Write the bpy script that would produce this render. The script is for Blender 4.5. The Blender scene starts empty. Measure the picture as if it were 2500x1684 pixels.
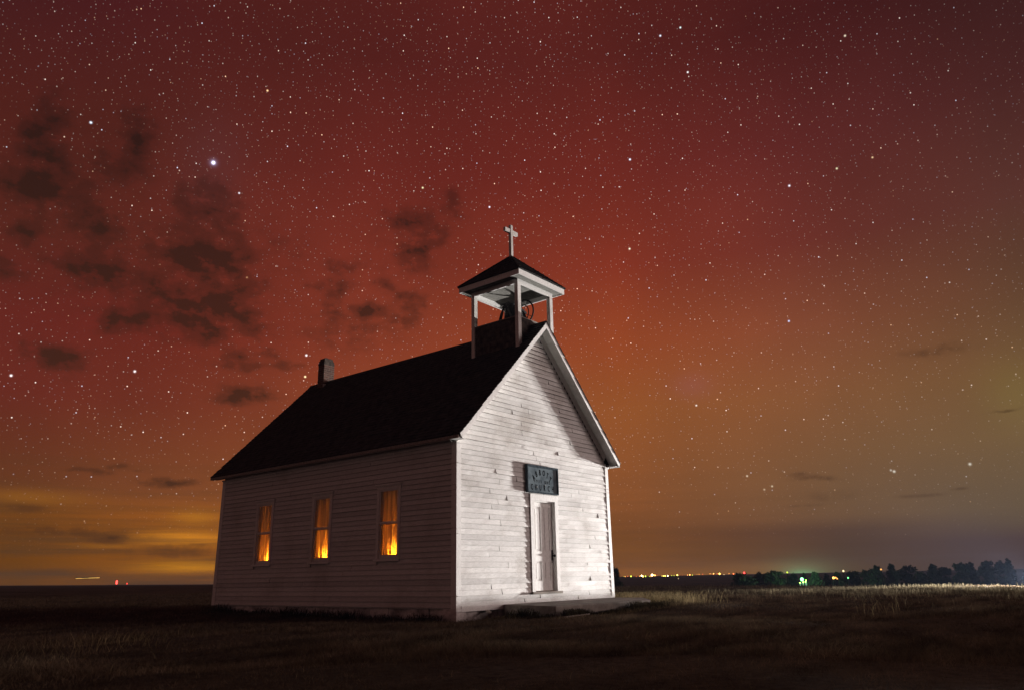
# Night scene: a small white clapboard church on the prairie under a red aurora.
import bpy, math, random
import numpy as np
from mathutils import Vector, Matrix
R = math.radians
rng = random.Random(7)
sc = bpy.context.scene
col = sc.collection
W, L, H, HE, HP = 6.0, 9.208, 3.40, 3.50, 6.82
OVE, OVF, OVB = 0.258, 0.314, 0.348
MS = (HP-HE)/(W/2+OVE)                      # roof slope
CAM = Vector((-11.5675, -10.8871, 0.6046))

# ---------------------------------------------------------------- helpers
WLOC = {}
def tag(o, label=None, cat=None, group=None, kind=None):
    if label: o['label'] = label
    if cat: o['category'] = cat
    if group: o['group'] = group
    if kind: o['kind'] = kind
    return o
def empty(name, loc, **k):
    o = bpy.data.objects.new(name, None); col.objects.link(o)
    o.location = loc; o.empty_display_size = .2
    WLOC[o.name] = Vector(loc)
    return tag(o, **k)
class MB:
    def __init__(s): s.v = []; s.f = []
    def add(s, vs, fs):
        n = len(s.v); s.v += [tuple(v) for v in vs]; s.f += [tuple(i+n for i in f) for f in fs]; return s
    def hexa(s, p):   # 8 corners: bottom ring then top ring
        return s.add(p, [(3,2,1,0),(4,5,6,7),(0,1,5,4),(1,2,6,5),(2,3,7,6),(3,0,4,7)])
    def box(s, x0,x1,y0,y1,z0,z1):
        return s.hexa([(x0,y0,z0),(x1,y0,z0),(x1,y1,z0),(x0,y1,z0),(x0,y0,z1),(x1,y0,z1),(x1,y1,z1),(x0,y1,z1)])
    def bar(s, a, b, w, h=None, up=(0,0,1)):
        a=Vector(a); b=Vector(b); h=h or w; d=(b-a).normalized(); u=Vector(up)
        if abs(d.dot(u))>.98: u=Vector((0,1,0))
        x=d.cross(u).normalized()*w/2; y=x.normalized().cross(d).normalized()*h/2
        return s.hexa([a-x-y,a+x-y,a+x+y,a-x+y,b-x-y,b+x-y,b+x+y,b-x+y])
    def tube(s, pts, r, n=8, close=False):
        pts=[Vector(p) for p in pts]; m=len(pts); base=len(s.v); rr=r if isinstance(r,(list,tuple)) else [r]*m
        for i,p in enumerate(pts):
            if close: d=(pts[(i+1)%m]-pts[i-1]).normalized()
            else: d=(pts[min(i+1,m-1)]-pts[max(i-1,0)]).normalized()
            u=Vector((0,0,1)) if abs(d.z)<.9 else Vector((1,0,0))
            x=d.cross(u).normalized(); y=x.cross(d)
            for k in range(n):
                a=2*math.pi*k/n; s.v.append(tuple(p+(x*math.cos(a)+y*math.sin(a))*rr[i]))
        for i in range(m if close else m-1):
            j=(i+1)%m
            for k in range(n):
                s.f.append((base+i*n+k,base+i*n+(k+1)%n,base+j*n+(k+1)%n,base+j*n+k))
        if not close:
            s.f.append(tuple(base+k for k in range(n))[::-1]); s.f.append(tuple(base+(m-1)*n+k for k in range(n)))
        return s
    def lathe(s, c, prof, n=24):
        base=len(s.v); c=Vector(c)
        for r,z in prof:
            for k in range(n):
                a=2*math.pi*k/n; s.v.append(tuple(c+Vector((r*math.cos(a),r*math.sin(a),z))))
        for i in range(len(prof)-1):
            for k in range(n): s.f.append((base+i*n+k,base+i*n+(k+1)%n,base+(i+1)*n+(k+1)%n,base+(i+1)*n+k))
        s.f.append(tuple(base+k for k in range(n))[::-1]); s.f.append(tuple(base+(len(prof)-1)*n+k for k in range(n)))
        return s
    def build(s, name, m, parent=None, smooth=False, **k):
        me = bpy.data.meshes.new(name); off = Vector((0,0,0))
        if parent is not None: off = WLOC[parent.name]
        me.from_pydata([(v[0]-off.x,v[1]-off.y,v[2]-off.z) for v in s.v], [], s.f)
        me.materials.append(m); me.update()
        if smooth: me.polygons.foreach_set('use_smooth', [True]*len(me.polygons))
        o = bpy.data.objects.new(name, me); col.objects.link(o)
        if parent is not None: o.parent = parent
        WLOC[o.name] = off
        return tag(o, **k)

# ---------------------------------------------------------------- materials
def newmat(name):
    m = bpy.data.materials.new(name); m.use_nodes = True
    return m, m.node_tree, m.node_tree.nodes['Principled BSDF']
def nd(t, typ, **k):
    n = t.nodes.new(typ)
    for a,b in k.items(): setattr(n, a, b)
    return n
def ramp(t, fac, stops, interp='LINEAR'):
    r = nd(t,'ShaderNodeValToRGB'); r.color_ramp.interpolation = interp; e = r.color_ramp.elements
    while len(e) < len(stops): e.new(.5)
    for x,(p,c) in zip(e, stops): x.position = p; x.color = (*c,1) if len(c)==3 else c
    t.links.new(fac, r.inputs[0]); return r
def mapping(t, scale):
    tc = nd(t,'ShaderNodeTexCoord'); mp = nd(t,'ShaderNodeMapping'); mp.inputs['Scale'].default_value = scale
    t.links.new(tc.outputs['Object'], mp.inputs[0]); return mp.outputs[0]
def noise(t, vec, scale, detail=6, rough=.6):
    n = nd(t,'ShaderNodeTexNoise'); n.inputs['Scale'].default_value = scale; n.inputs['Detail'].default_value = detail
    n.inputs['Roughness'].default_value = rough; t.links.new(vec, n.inputs['Vector']); return n.outputs['Fac']
def mix(t, f, a, b, typ='MIX'):
    m = nd(t,'ShaderNodeMix', data_type='RGBA', blend_type=typ)
    for i,x in ((0,f),(6,a),(7,b)):
        if hasattr(x,'links'): t.links.new(x, m.inputs[i])
        else: m.inputs[i].default_value = x if i==0 else (*x,1)
    return m.outputs[2]
def two_tone(name, a, b, scale, vs=(1,1,1), rough=.85, spec=.25, bump=.0, lo=.4, hi=.65, bscale=None, bdist=.01, detail=7):
    m,t,p = newmat(name); v = mapping(t, vs); n = noise(t, v, scale, detail)
    r = ramp(t, n, [(lo,a),(hi,b)]); t.links.new(r.outputs[0], p.inputs['Base Color'])
    p.inputs['Roughness'].default_value = rough; p.inputs['Specular IOR Level'].default_value = spec
    if bump:
        n2 = noise(t, v, bscale or scale*2, detail)
        b_ = nd(t,'ShaderNodeBump'); b_.inputs['Strength'].default_value = bump; b_.inputs['Distance'].default_value = bdist
        t.links.new(n2, b_.inputs['Height']); t.links.new(b_.outputs[0], p.inputs['Normal'])
    return m
def paint(name, vs, bump=.5, worn=.55, base=(.76,.745,.725), boards=False):
    m,t,p = newmat(name); v = mapping(t, vs); v1 = mapping(t,(1,1,1))
    big = noise(t, v1, .9, 4); fine = noise(t, v, 9, 8, .7); pe = noise(t, v, 30, 8, .75)
    c1 = ramp(t, fine, [(.35,tuple(.78*x for x in base)),(.62,base)]).outputs[0]
    wear = nd(t,'ShaderNodeMath', operation='MULTIPLY'); t.links.new(big, wear.inputs[0]); t.links.new(pe, wear.inputs[1])
    wf = ramp(t, wear.outputs[0], [(.26,(0,0,0)),(.40,(worn,)*3)]).outputs[0]
    c2 = mix(t, wf, c1, (.33,.29,.25))
    if boards:      # each board its own tone; shade of the laps painted in as darker lines
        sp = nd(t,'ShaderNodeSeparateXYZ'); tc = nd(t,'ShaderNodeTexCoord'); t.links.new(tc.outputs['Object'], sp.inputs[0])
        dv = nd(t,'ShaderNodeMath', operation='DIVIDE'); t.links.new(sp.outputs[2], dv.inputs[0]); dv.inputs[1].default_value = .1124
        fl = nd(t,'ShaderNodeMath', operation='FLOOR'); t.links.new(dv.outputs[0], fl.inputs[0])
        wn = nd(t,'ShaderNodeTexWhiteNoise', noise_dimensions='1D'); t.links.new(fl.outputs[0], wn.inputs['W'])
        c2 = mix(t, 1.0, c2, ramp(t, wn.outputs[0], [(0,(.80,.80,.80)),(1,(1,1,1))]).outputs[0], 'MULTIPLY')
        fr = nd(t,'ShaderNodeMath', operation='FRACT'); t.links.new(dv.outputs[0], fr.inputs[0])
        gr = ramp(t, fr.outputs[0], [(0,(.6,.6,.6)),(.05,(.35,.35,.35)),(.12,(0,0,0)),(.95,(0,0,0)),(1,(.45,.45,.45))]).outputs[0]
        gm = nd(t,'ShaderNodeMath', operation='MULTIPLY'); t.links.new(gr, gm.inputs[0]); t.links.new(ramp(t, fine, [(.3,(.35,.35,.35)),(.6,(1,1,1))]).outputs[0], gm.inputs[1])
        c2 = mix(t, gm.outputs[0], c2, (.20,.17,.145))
    t.links.new(c2, p.inputs['Base Color'])
    p.inputs['Roughness'].default_value = .72; p.inputs['Specular IOR Level'].default_value = .3
    add = nd(t,'ShaderNodeMath', operation='ADD'); t.links.new(fine, add.inputs[0]); t.links.new(pe, add.inputs[1])
    b_ = nd(t,'ShaderNodeBump'); b_.inputs['Strength'].default_value = bump; b_.inputs['Distance'].default_value = .006
    t.links.new(add.outputs[0], b_.inputs['Height']); t.links.new(b_.outputs[0], p.inputs['Normal'])
    return m
M = {}
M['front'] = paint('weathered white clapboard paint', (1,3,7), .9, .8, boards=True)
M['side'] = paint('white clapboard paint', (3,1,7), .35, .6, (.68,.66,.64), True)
M['trim'] = paint('white trim paint', (4,4,1.5), .3, .4)
M['trimh'] = paint('white trim paint level', (2,2,6), .3, .4)
M['gray'] = paint('peeling grey-white paint', (4,4,2), .5, .95, (.72,.70,.67))
M['shingle'] = two_tone('dark wood shingles', (.012,.010,.010), (.05,.042,.038), 5, (1,1,1), .95, .25, .6, .35,.7, 40, .008)
M['soffit'] = two_tone('old grey soffit paint', (.60,.59,.56), (.74,.73,.70), 6, (1,1,1), .8, .25, .2)
M['ceil'] = two_tone('grey weathered ceiling boards', (.15,.145,.13), (.25,.24,.22), 5, (1,6,1), .85, .25, .2)
M['shingle2'] = two_tone('brown wood shingles', (.025,.019,.016), (.11,.085,.07), 7, (1,1,1), .95, .25, .6, .35,.7, 40, .008)
M['brick'] = None
M['concrete'] = two_tone('old concrete', (.13,.11,.095), (.26,.23,.20), 3, (1,1,1), .95, .25, .5, .35,.65, 30, .01)
M['stone'] = two_tone('whitewashed foundation', (.22,.19,.18), (.62,.56,.54), 2.2, (1,1,1.6), .95, .25, .8, .38,.6, 12, .02)
M['iron'] = two_tone('rusty cast iron', (.012,.012,.013), (.035,.03,.028), 18, rough=.8, spec=.08, bump=.3)
M['wood'] = two_tone('weathered board', (.16,.13,.11), (.36,.31,.27), 9, (1,6,6), .9, .25, .4)
M['edge'] = two_tone('lap shade and joint edge', (.10,.085,.075), (.24,.20,.18), 20)  # dark tone painted in for the shade under the laps, also marks joints
M['signpanel'] = two_tone('grey-blue sign panel', (.08,.10,.115), (.15,.185,.205), 4, rough=1, bump=.15, spec=.0)
M['signframe'] = two_tone('grey-blue sign frame', (.035,.046,.055), (.08,.10,.115), 12, rough=1, spec=.0)
M['letter'] = two_tone('black lettering', (.001,.001,.0015), (.010,.012,.014), 26, rough=1, spec=0, lo=.62, hi=.72)
M['dark'] = two_tone('dark interior', (.02,.015,.012), (.05,.04,.03), 3)
M['bark'] = two_tone('bark', (.03,.025,.02), (.08,.065,.05), 12)
M['leaf'] = two_tone('night foliage', (.022,.03,.018), (.06,.075,.04), .9, rough=.9, detail=3)
def brick_mat():
    m,t,p = newmat('chimney brick'); tc = nd(t,'ShaderNodeTexCoord'); sep = nd(t,'ShaderNodeSeparateXYZ'); cb = nd(t,'ShaderNodeCombineXYZ')
    t.links.new(tc.outputs['Object'], sep.inputs[0]); ad = nd(t,'ShaderNodeMath', operation='ADD')
    t.links.new(sep.outputs[0], ad.inputs[0]); t.links.new(sep.outputs[1], ad.inputs[1])
    t.links.new(ad.outputs[0], cb.inputs[0]); t.links.new(sep.outputs[2], cb.inputs[1])
    b = nd(t,'ShaderNodeTexBrick'); b.inputs['Scale'].default_value = 1
    b.inputs['Brick Width'].default_value=.2; b.inputs['Row Height'].default_value=.072; b.inputs['Mortar Size'].default_value=.007
    b.inputs['Color1'].default_value=(.11,.05,.036,1); b.inputs['Color2'].default_value=(.07,.036,.028,1); b.inputs['Mortar'].default_value=(.17,.135,.11,1)
    t.links.new(cb.outputs[0], b.inputs[0]); t.links.new(b.outputs[0], p.inputs['Base Color']); p.inputs['Roughness'].default_value=.95
    bp = nd(t,'ShaderNodeBump'); bp.inputs['Strength'].default_value=.6; bp.inputs['Distance'].default_value=.01; bp.invert=True
    t.links.new(b.outputs[1], bp.inputs['Height']); t.links.new(bp.outputs[0], p.inputs['Normal']); return m
M['brick'] = brick_mat()
def emis(name, c, s):
    m,t,p = newmat(name); p.inputs['Base Color'].default_value=(*c,1); p.inputs['Emission Color'].default_value=(*c,1)
    p.inputs['Emission Strength'].default_value=s
    try: m.cycles.emission_sampling='NONE'
    except Exception: pass
    return m
def glass_mat():
    m,t,p = newmat('old window glass'); t.nodes.remove(p); out=t.nodes['Material Output']
    tr=nd(t,'ShaderNodeBsdfTransparent'); gl=nd(t,'ShaderNodeBsdfGlossy'); gl.inputs['Roughness'].default_value=.05
    tr.inputs[0].default_value=(.93,.93,.9,1)
    fr=nd(t,'ShaderNodeFresnel'); fr.inputs[0].default_value=1.45; mx=nd(t,'ShaderNodeMixShader')
    t.links.new(fr.outputs[0],mx.inputs[0]); t.links.new(tr.outputs[0],mx.inputs[1]); t.links.new(gl.outputs[0],mx.inputs[2])
    t.links.new(mx.outputs[0],out.inputs[0]); return m
M['glass']=glass_mat()
def curtain_mat():
    m,t,p = newmat('amber curtain cloth'); t.nodes.remove(p); out=t.nodes['Material Output']
    v=mapping(t,(1,15,.35)); n=noise(t,v,1.0,2); r=ramp(t,n,[(.3,(.38,.24,.12)),(.62,(.85,.66,.42))])
    tl=nd(t,'ShaderNodeBsdfTranslucent'); df=nd(t,'ShaderNodeBsdfDiffuse'); mx=nd(t,'ShaderNodeMixShader'); mx.inputs[0].default_value=.25
    t.links.new(r.outputs[0],tl.inputs[0]); t.links.new(r.outputs[0],df.inputs[0])
    t.links.new(tl.outputs[0],mx.inputs[1]); t.links.new(df.outputs[0],mx.inputs[2]); t.links.new(mx.outputs[0],out.inputs[0]); return m
M['curtain']=curtain_mat()
HEADP,SUNP,LAMPP,HAZE=115000,1.25,4.5,.00014

# ---------------------------------------------------------------- church
church = empty('church', (3.0, 4.5, 0.0), label='small white clapboard church with open belfry, lit amber windows and dark shingle roof', cat='church')

EXP = 0.1124
def clap(mb, P, out, s_of, zmax, openings, jit, seed, flipn=False, lap=.017):
    """lap siding; P(s,z,o) maps along/up/out to a point"""
    r = random.Random(seed); k = 0; z = 0.0; mb.dark = []
    while z < zmax-0.02:
        z0 = z + r.uniform(-.003,.003)*jit; z1 = z+EXP+.012
        a,b = s_of(z+EXP*.6)
        if b-a < .08: break
        iv = [(a,b)]
        for (p,q,zl,zh) in openings:
            if z+EXP > zl+.01 and z < zh-.01:
                nv=[]
                for (u,w) in iv:
                    if q<=u or p>=w: nv.append((u,w))
                    else:
                        if p>u: nv.append((u,p))
                        if q<w: nv.append((q,w))
                iv=nv
        for (u,w) in iv:
            s0=u
            while s0 < w-.01:
                ln = r.uniform(1.0,3.2) if jit>2 else r.uniform(1.6,4.4); s1 = s0+ln
                if w-s1 < .5: s1 = w
                gap = 0.0 if s1==w else r.choice((.003,.007,.014,.02) if jit>2 else (.002,.004,.009))
                o0 = r.uniform(0,.004)*jit; tl = r.uniform(-.003,.005)*jit; dz = r.uniform(-.003,.003)*jit
                n = max(1,int((s1-s0)/.22)); vs=[]
                ph=r.uniform(0,6); am=r.uniform(.0005,.0028)*jit*1.4
                for i in range(n+1):
                    t=i/n; s=s0+(s1-gap-s0)*t
                    w1=am*math.sin(s*4.3+ph)+r.uniform(-.0012,.0012)*jit
                    w2=r.uniform(-.0016,.0016)*jit+dz
                    ob=lap+o0+tl+w1
                    if r.random()<.003*jit and n>3: ob+=.005; w2+=.004
                    vs += [P(s,z0+w2,.001), P(s,z0+w2,ob), P(s,z1+w2*.3,.004+o0*.3)]
                fs=[]
                for i in range(n):
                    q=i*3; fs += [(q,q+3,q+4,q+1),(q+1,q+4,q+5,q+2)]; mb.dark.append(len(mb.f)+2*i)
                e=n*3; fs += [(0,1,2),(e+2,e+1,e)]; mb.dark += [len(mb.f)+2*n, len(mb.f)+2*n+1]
                if flipn: fs=[f[::-1] for f in fs]
                mb.add(vs,fs); s0=s1
        z += EXP; k += 1

def edges(mb, o):     # dark lower edges and ends of the boards, lap shade put into the colour
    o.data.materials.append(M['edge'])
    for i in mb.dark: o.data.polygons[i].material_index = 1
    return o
# windows on the long wall (y ranges) and the door opening
WIN = [(6.585,7.385),(4.133,4.930),(1.691,2.485)]
WZ0, WZ1 = .969, 2.678
DX0, DX1, DZ0, DZ1 = 2.49, 3.589, .19, 2.455

def wall_sheet(mb, P, s0, s1, z0, z1, holes, th):
    # backing boxes between holes; each piece butts the next
    xs=[s0]+[v for h in holes for v in (h[0],h[1])]+[s1]
    def bx(a,b,c,d):
        mb.hexa([P(a,c,-.001),P(b,c,-.001),P(b,c,-th),P(a,c,-th),P(a,d,-.001),P(b,d,-.001),P(b,d,-th),P(a,d,-th)])
    for i in range(0,len(xs)-1,2): bx(xs[i],xs[i+1],z0,z1)
    for h in holes:
        if h[2]>z0: bx(h[0],h[1],z0,h[2])
        bx(h[0],h[1],h[3],z1)
# front gable wall
Pf = lambda s,z,o: (s,-o,z)
def gab(z):
    if z <= H: return (.0,W)
    d = (z-H)/MS; return (d-.02, W-d+.02)
mb = MB(); clap(mb, Pf, None, gab, HP-.25, [(DX0+.05,DX1-.05,DZ0+.03,DZ1)], 2.3, 11, False, .017)
mb2 = mb
wall_sheet(mb2, Pf, .02, W-.02, -.02, H, [(2.62,3.46,.24,2.30)], .11)
mb2.add([Pf(.02,H,-.012),Pf(W-.02,H,-.012),Pf(W/2,H+(W/2-.02)*MS-.06,-.012)],[(0,1,2)])
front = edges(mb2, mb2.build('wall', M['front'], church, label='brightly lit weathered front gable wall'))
# long left wall
Pl = lambda s,z,o: (-o,s,z)
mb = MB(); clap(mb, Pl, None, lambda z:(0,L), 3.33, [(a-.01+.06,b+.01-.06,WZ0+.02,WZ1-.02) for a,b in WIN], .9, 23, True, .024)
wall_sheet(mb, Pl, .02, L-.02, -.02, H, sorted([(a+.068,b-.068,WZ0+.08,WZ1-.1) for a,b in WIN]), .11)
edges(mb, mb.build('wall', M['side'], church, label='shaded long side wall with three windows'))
Pr = lambda s,z,o: (W+o,s,z)
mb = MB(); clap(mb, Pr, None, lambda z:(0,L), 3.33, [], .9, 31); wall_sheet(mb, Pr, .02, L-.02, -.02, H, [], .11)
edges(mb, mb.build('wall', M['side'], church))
Pb = lambda s,z,o: (s,L+o,z)
mb = MB(); clap(mb, Pb, None, gab, HP-.25, [], .9, 37, True); wall_sheet(mb, Pb, .02, W-.02, -.02, H, [], .11)
mb.add([Pb(.02,H,-.012),Pb(W-.02,H,-.012),Pb(W/2,H+(W/2-.02)*MS-.06,-.012)],[(0,2,1)])
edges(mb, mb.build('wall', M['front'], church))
MB().box(.12,W-.12,.12,L-.12,.0,.05).build('floor', M['dark'], church)
MB().box(.115,W-.115,.115,L-.115,3.36,3.39).build('ceiling', M['dark'], church)
# foundation, lightly crumbled
def rough_box(mb,x0,x1,y0,y1,z0,z1,n,j,seed):
    r=random.Random(seed); ax = 0 if (x1-x0)>(y1-y0) else 1
    for i in range(n):
        a=i/n; b=(i+1)/n
        if ax==0: xa,xb,ya,yb = x0+(x1-x0)*a, x0+(x1-x0)*b-.012, y0+r.uniform(0,j), y1
        else: xa,xb,ya,yb = x0+r.uniform(0,j), x1, y0+(y1-y0)*a, y0+(y1-y0)*b-.012
        mb.box(xa,xb,ya,yb,z0,z1-r.uniform(.0,.012))
mb=MB(); rough_box(mb,.03,W-.03,.035,.2,-.6,-.012,9,.03,1); rough_box(mb,.035,.2,.2,L-.2,-.6,-.012,14,.035,2)
rough_box(mb,W-.2,W-.03,.2,L-.2,-.6,-.012,12,.02,3); rough_box(mb,.03,W-.03,L-.2,L-.04,-.6,-.012,9,.02,4)
mb.build('foundation', M['stone'], church)
MB().hexa([(-.03,-.035,-.6),(.34,-.04,-.6),(.34,.3,-.6),(-.03,.36,-.6),(-.005,-.01,-.014),(.27,-.01,-.014),(.27,.3,-.014),(-.005,.36,-.014)]).build('corner_block', M['stone'], church, label='pale crumbling foundation block under the near corner')
# corner boards (two boards each), water table, friezes
for i,(cx,cy,dx,dy) in enumerate(((0,0,1,1),(W,0,-1,1),(0,L,1,-1),(W,L,-1,-1))):
    mb=MB()
    x0,x1=sorted((cx-dx*.028, cx+dx*.11)); y0,y1=sorted((cy-dy*.028, cy))
    mb.box(x0,x1,y0,y1,-.015,3.36)
    x0,x1=sorted((cx-dx*.028, cx)); y0,y1=sorted((cy+dy*.0005, cy+dy*.125))
    mb.box(x0,x1,y0,y1,-.015,3.36)
    # small capital
    x0,x1=sorted((cx-dx*.05, cx+dx*.125)); y0,y1=sorted((cy-dy*.05, cy+dy*.14)); mb.box(x0,x1,y0,y1,3.361,3.395)
    mb.build('corner_board', M['trim'], church)
mb=MB(); mb.box(-.034,-.001,.13,L-.13,3.34,3.425); mb.build('frieze_board', M['trimh'], church)
mb=MB(); mb.box(W+.001,W+.034,.13,L-.13,3.34,3.425); mb.build('frieze_board', M['trimh'], church)
mb=MB(); mb.box(.12,W-.12,-.036,-.02,-.075,.035); mb.box(-.03,.12,-.034,-.0,-.07,-.017); mb.build('water_table', M['trimh'], church)

# roof geometry -------------------------------------------------
TH = math.atan(MS); CT, ST = math.cos(TH), math.sin(TH)
SL = (W/2+OVE)/CT
def roofP(side):
    if side<0: return lambda u,v,n: (-OVE+v*CT-n*ST, u, HE+v*ST+n*CT)
    return lambda u,v,n: (W+OVE-v*CT+n*ST, u, HE+v*ST+n*CT)
def shingles(mb, P, ulim, vmax, expo, seed, wmin=.11, wmax=.2, flip=False, jn=.006, thick=.02):
    r=random.Random(seed); v=0.0
    while v < vmax-.02:
        a,b=ulim(v+expo*.5)
        if b-a<.05: break
        u=a-r.uniform(0,.1)
        while u<b:
            w=r.uniform(wmin,wmax); u0=max(u,a-r.uniform(0,.015)); u1=min(u+w-.006,b+r.uniform(0,.015))
            if u1-u0>.02:
                v0=v+r.uniform(-.012,.01); v1=min(v+expo*1.25, vmax+.02); n0=thick+r.uniform(-.004,jn); 
                if r.random()<.015: v0+=expo*.5
                vs=[P(u0,v0,n0-.012),P(u1,v0,n0-.012),P(u1,v1,-.004),P(u0,v1,-.004),P(u0,v0,n0),P(u1,v0,n0+r.uniform(-.003,.003)),P(u1,v1,.004),P(u0,v1,.004)]
                fs=[(3,2,1,0),(4,5,6,7),(0,1,5,4),(1,2,6,5),(2,3,7,6),(3,0,4,7)]
                if flip: fs=[f[::-1] for f in fs]
                mb.add(vs,fs)
            u+=w
        v+=expo
mb=MB()
for side in (-1,1):
    P=roofP(side)
    a,b=-OVF,L+OVB
    vs=[P(a,.0,-.05),P(b,.0,-.05),P(b,SL-.035,-.05),P(a,SL-.035,-.05),P(a,.0,-.022),P(b,.0,-.022),P(b,SL-.02,-.022),P(a,SL-.02,-.022)]
    mb.hexa(vs)
    shingles(mb, lambda u,v,n,P=P:P(u,v,n-.022), lambda v:(-OVF-.012,L+OVB+.012), SL, .125, 40+side, flip=side>0)
    # ridge boards
for (a,b) in ((-OVF-.01,-.02),(1.62,L+OVB+.01)):
    mb.hexa([(W/2-.11,a,HP-.115),(W/2-.095,a,HP-.125),(W/2-.095,b,HP-.125),(W/2-.11,b,HP-.115),(W/2-.012,a,HP+.0),(W/2,a,HP-.02),(W/2,b,HP-.02),(W/2-.012,b,HP+.0)])
    mb.hexa([(W/2+.11,a,HP-.115),(W/2+.095,a,HP-.125),(W/2+.095,b,HP-.125),(W/2+.11,b,HP-.115),(W/2+.0,a,HP+.012),(W/2,a,HP-.02),(W/2,b,HP-.02),(W/2+.0,b,HP+.012)])
roof = mb.build('roof', M['shingle'], church)
# soffits under the rakes and eaves
mb=MB()
for side in (-1,1):
    P=roofP(side)
    for (a,b) in ((-OVF+.03,-.003),(L+.003,L+OVB-.03)):
        mb.hexa([P(a,.03,-.072),P(b,.03,-.072),P(b,SL-.08,-.072),P(a,SL-.08,-.072),P(a,.03,-.052),P(b,.03,-.052),P(b,SL-.06,-.052),P(a,SL-.06,-.052)])
    if side<0: mb.box(-OVE+.03,-.04,-OVF+.03,L+OVB-.03,3.425,3.438)
    else: mb.box(W+.04,W+OVE-.03,-OVF+.03,L+OVB-.03,3.425,3.438)
mb.build('soffit', M['soffit'], church)
for x0,x1 in ((-OVE-.005,-OVE+.02),(W+OVE-.02,W+OVE+.005)):
    MB().box(x0,x1,-OVF+.027,L+OVB-.027,3.405,3.472).build('fascia', M['wood'], church)
# barge boards and the raking frieze on the gable
for (ya,yb) in ((-OVF-.004,-OVF+.026),(L+OVB-.026,L+OVB+.004)):
    for side in (-1,1):
        P=roofP(side)
        e=(lambda z: z)
        MB().hexa([P(ya,-.0,-.135),P(yb,-.0,-.135),P(yb,SL-.137,-.135),P(ya,SL-.137,-.135),P(ya,.02,-.02),P(yb,.02,-.02),P(yb,SL-.02,-.02),P(ya,SL-.02,-.02)]).build('barge_board', M['trim'], church)
for (ya,yb) in ((-.04,-.0215),(L+.0215,L+.04)):
    for side in (-1,1):
        P=roofP(side)
        v0=(OVE)/CT+.02
        MB().hexa([P(ya,v0-.06,-.235),P(yb,v0-.06,-.235),P(yb,SL-.24,-.235),P(ya,SL-.24,-.235),P(ya,v0-.02,-.075),P(yb,v0-.02,-.075),P(yb,SL-.077,-.075),P(ya,SL-.077,-.075)]).build('rake_frieze', M['trim'], church)
# eave returns closing the cornice ends at the front
for x0,x1 in ((-OVE+.022,-.029),(W+.029,W+OVE-.022)):
    MB().box(x0,x1,-OVF+.028,-.03,3.408,3.423).box(x0,x1,-.029,-.006,3.408,3.47).build('eave_return', M['trimh'], church)
# wire hooks under the eave
for y,y2 in ((6.61,6.99),(4.16,4.58),(1.94,2.32)):
    MB().tube([(-.036,y,3.42),(-.05,y,3.38),(-.046,y,3.29)],.006,6).build('wire_hook', M['trim'], church)
    MB().tube([(-.04,y2-.1,3.335),(-.055,y2,3.35),(-.05,y2+.1,3.325)],.005,6).build('wire_hook', M['trim'], church)
# chimney ------------------------------------------------------
r=random.Random(5); mb=MB(); cx0,cx1,cy0,cy1=2.8,3.2,8.6,8.92
zt=[7.52]
n=10; z=6.5; cap=MB()
rows=[]
while z<7.56:
    h=.072; f=max(0,(z-7.36)/.2); ins=.0+ (f**1.6)*.055
    (cap if z>7.34 else mb).box(cx0+ins+r.uniform(-.004,.004)-(.012 if z>7.34 else 0),cx1-ins*1.3+r.uniform(-.004,.004),cy0+ins*.7+r.uniform(-.004,.004),cy1-ins+r.uniform(-.004,.004),z,z+h-.003)
    z+=h
for i in range(5):
    a=cx0+.08+.06*i; cap.box(a,a+.05,cy0+.07,cy0+.15,z,z+r.uniform(.01,.035))
ch=mb.build('chimney', M['brick'], roof); cap.build('chimney_cap', M['shingle2'], roof)
MB().hexa([(2.775,8.57,6.50),(3.225,8.57,6.50),(3.225,8.6-.003,6.50),(2.775,8.6-.003,6.50),(2.775,8.585,6.70),(3.225,8.585,6.70),(3.225,8.597,6.70),(2.775,8.597,6.70)]).build('flashing', M['gray'], roof)
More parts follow.
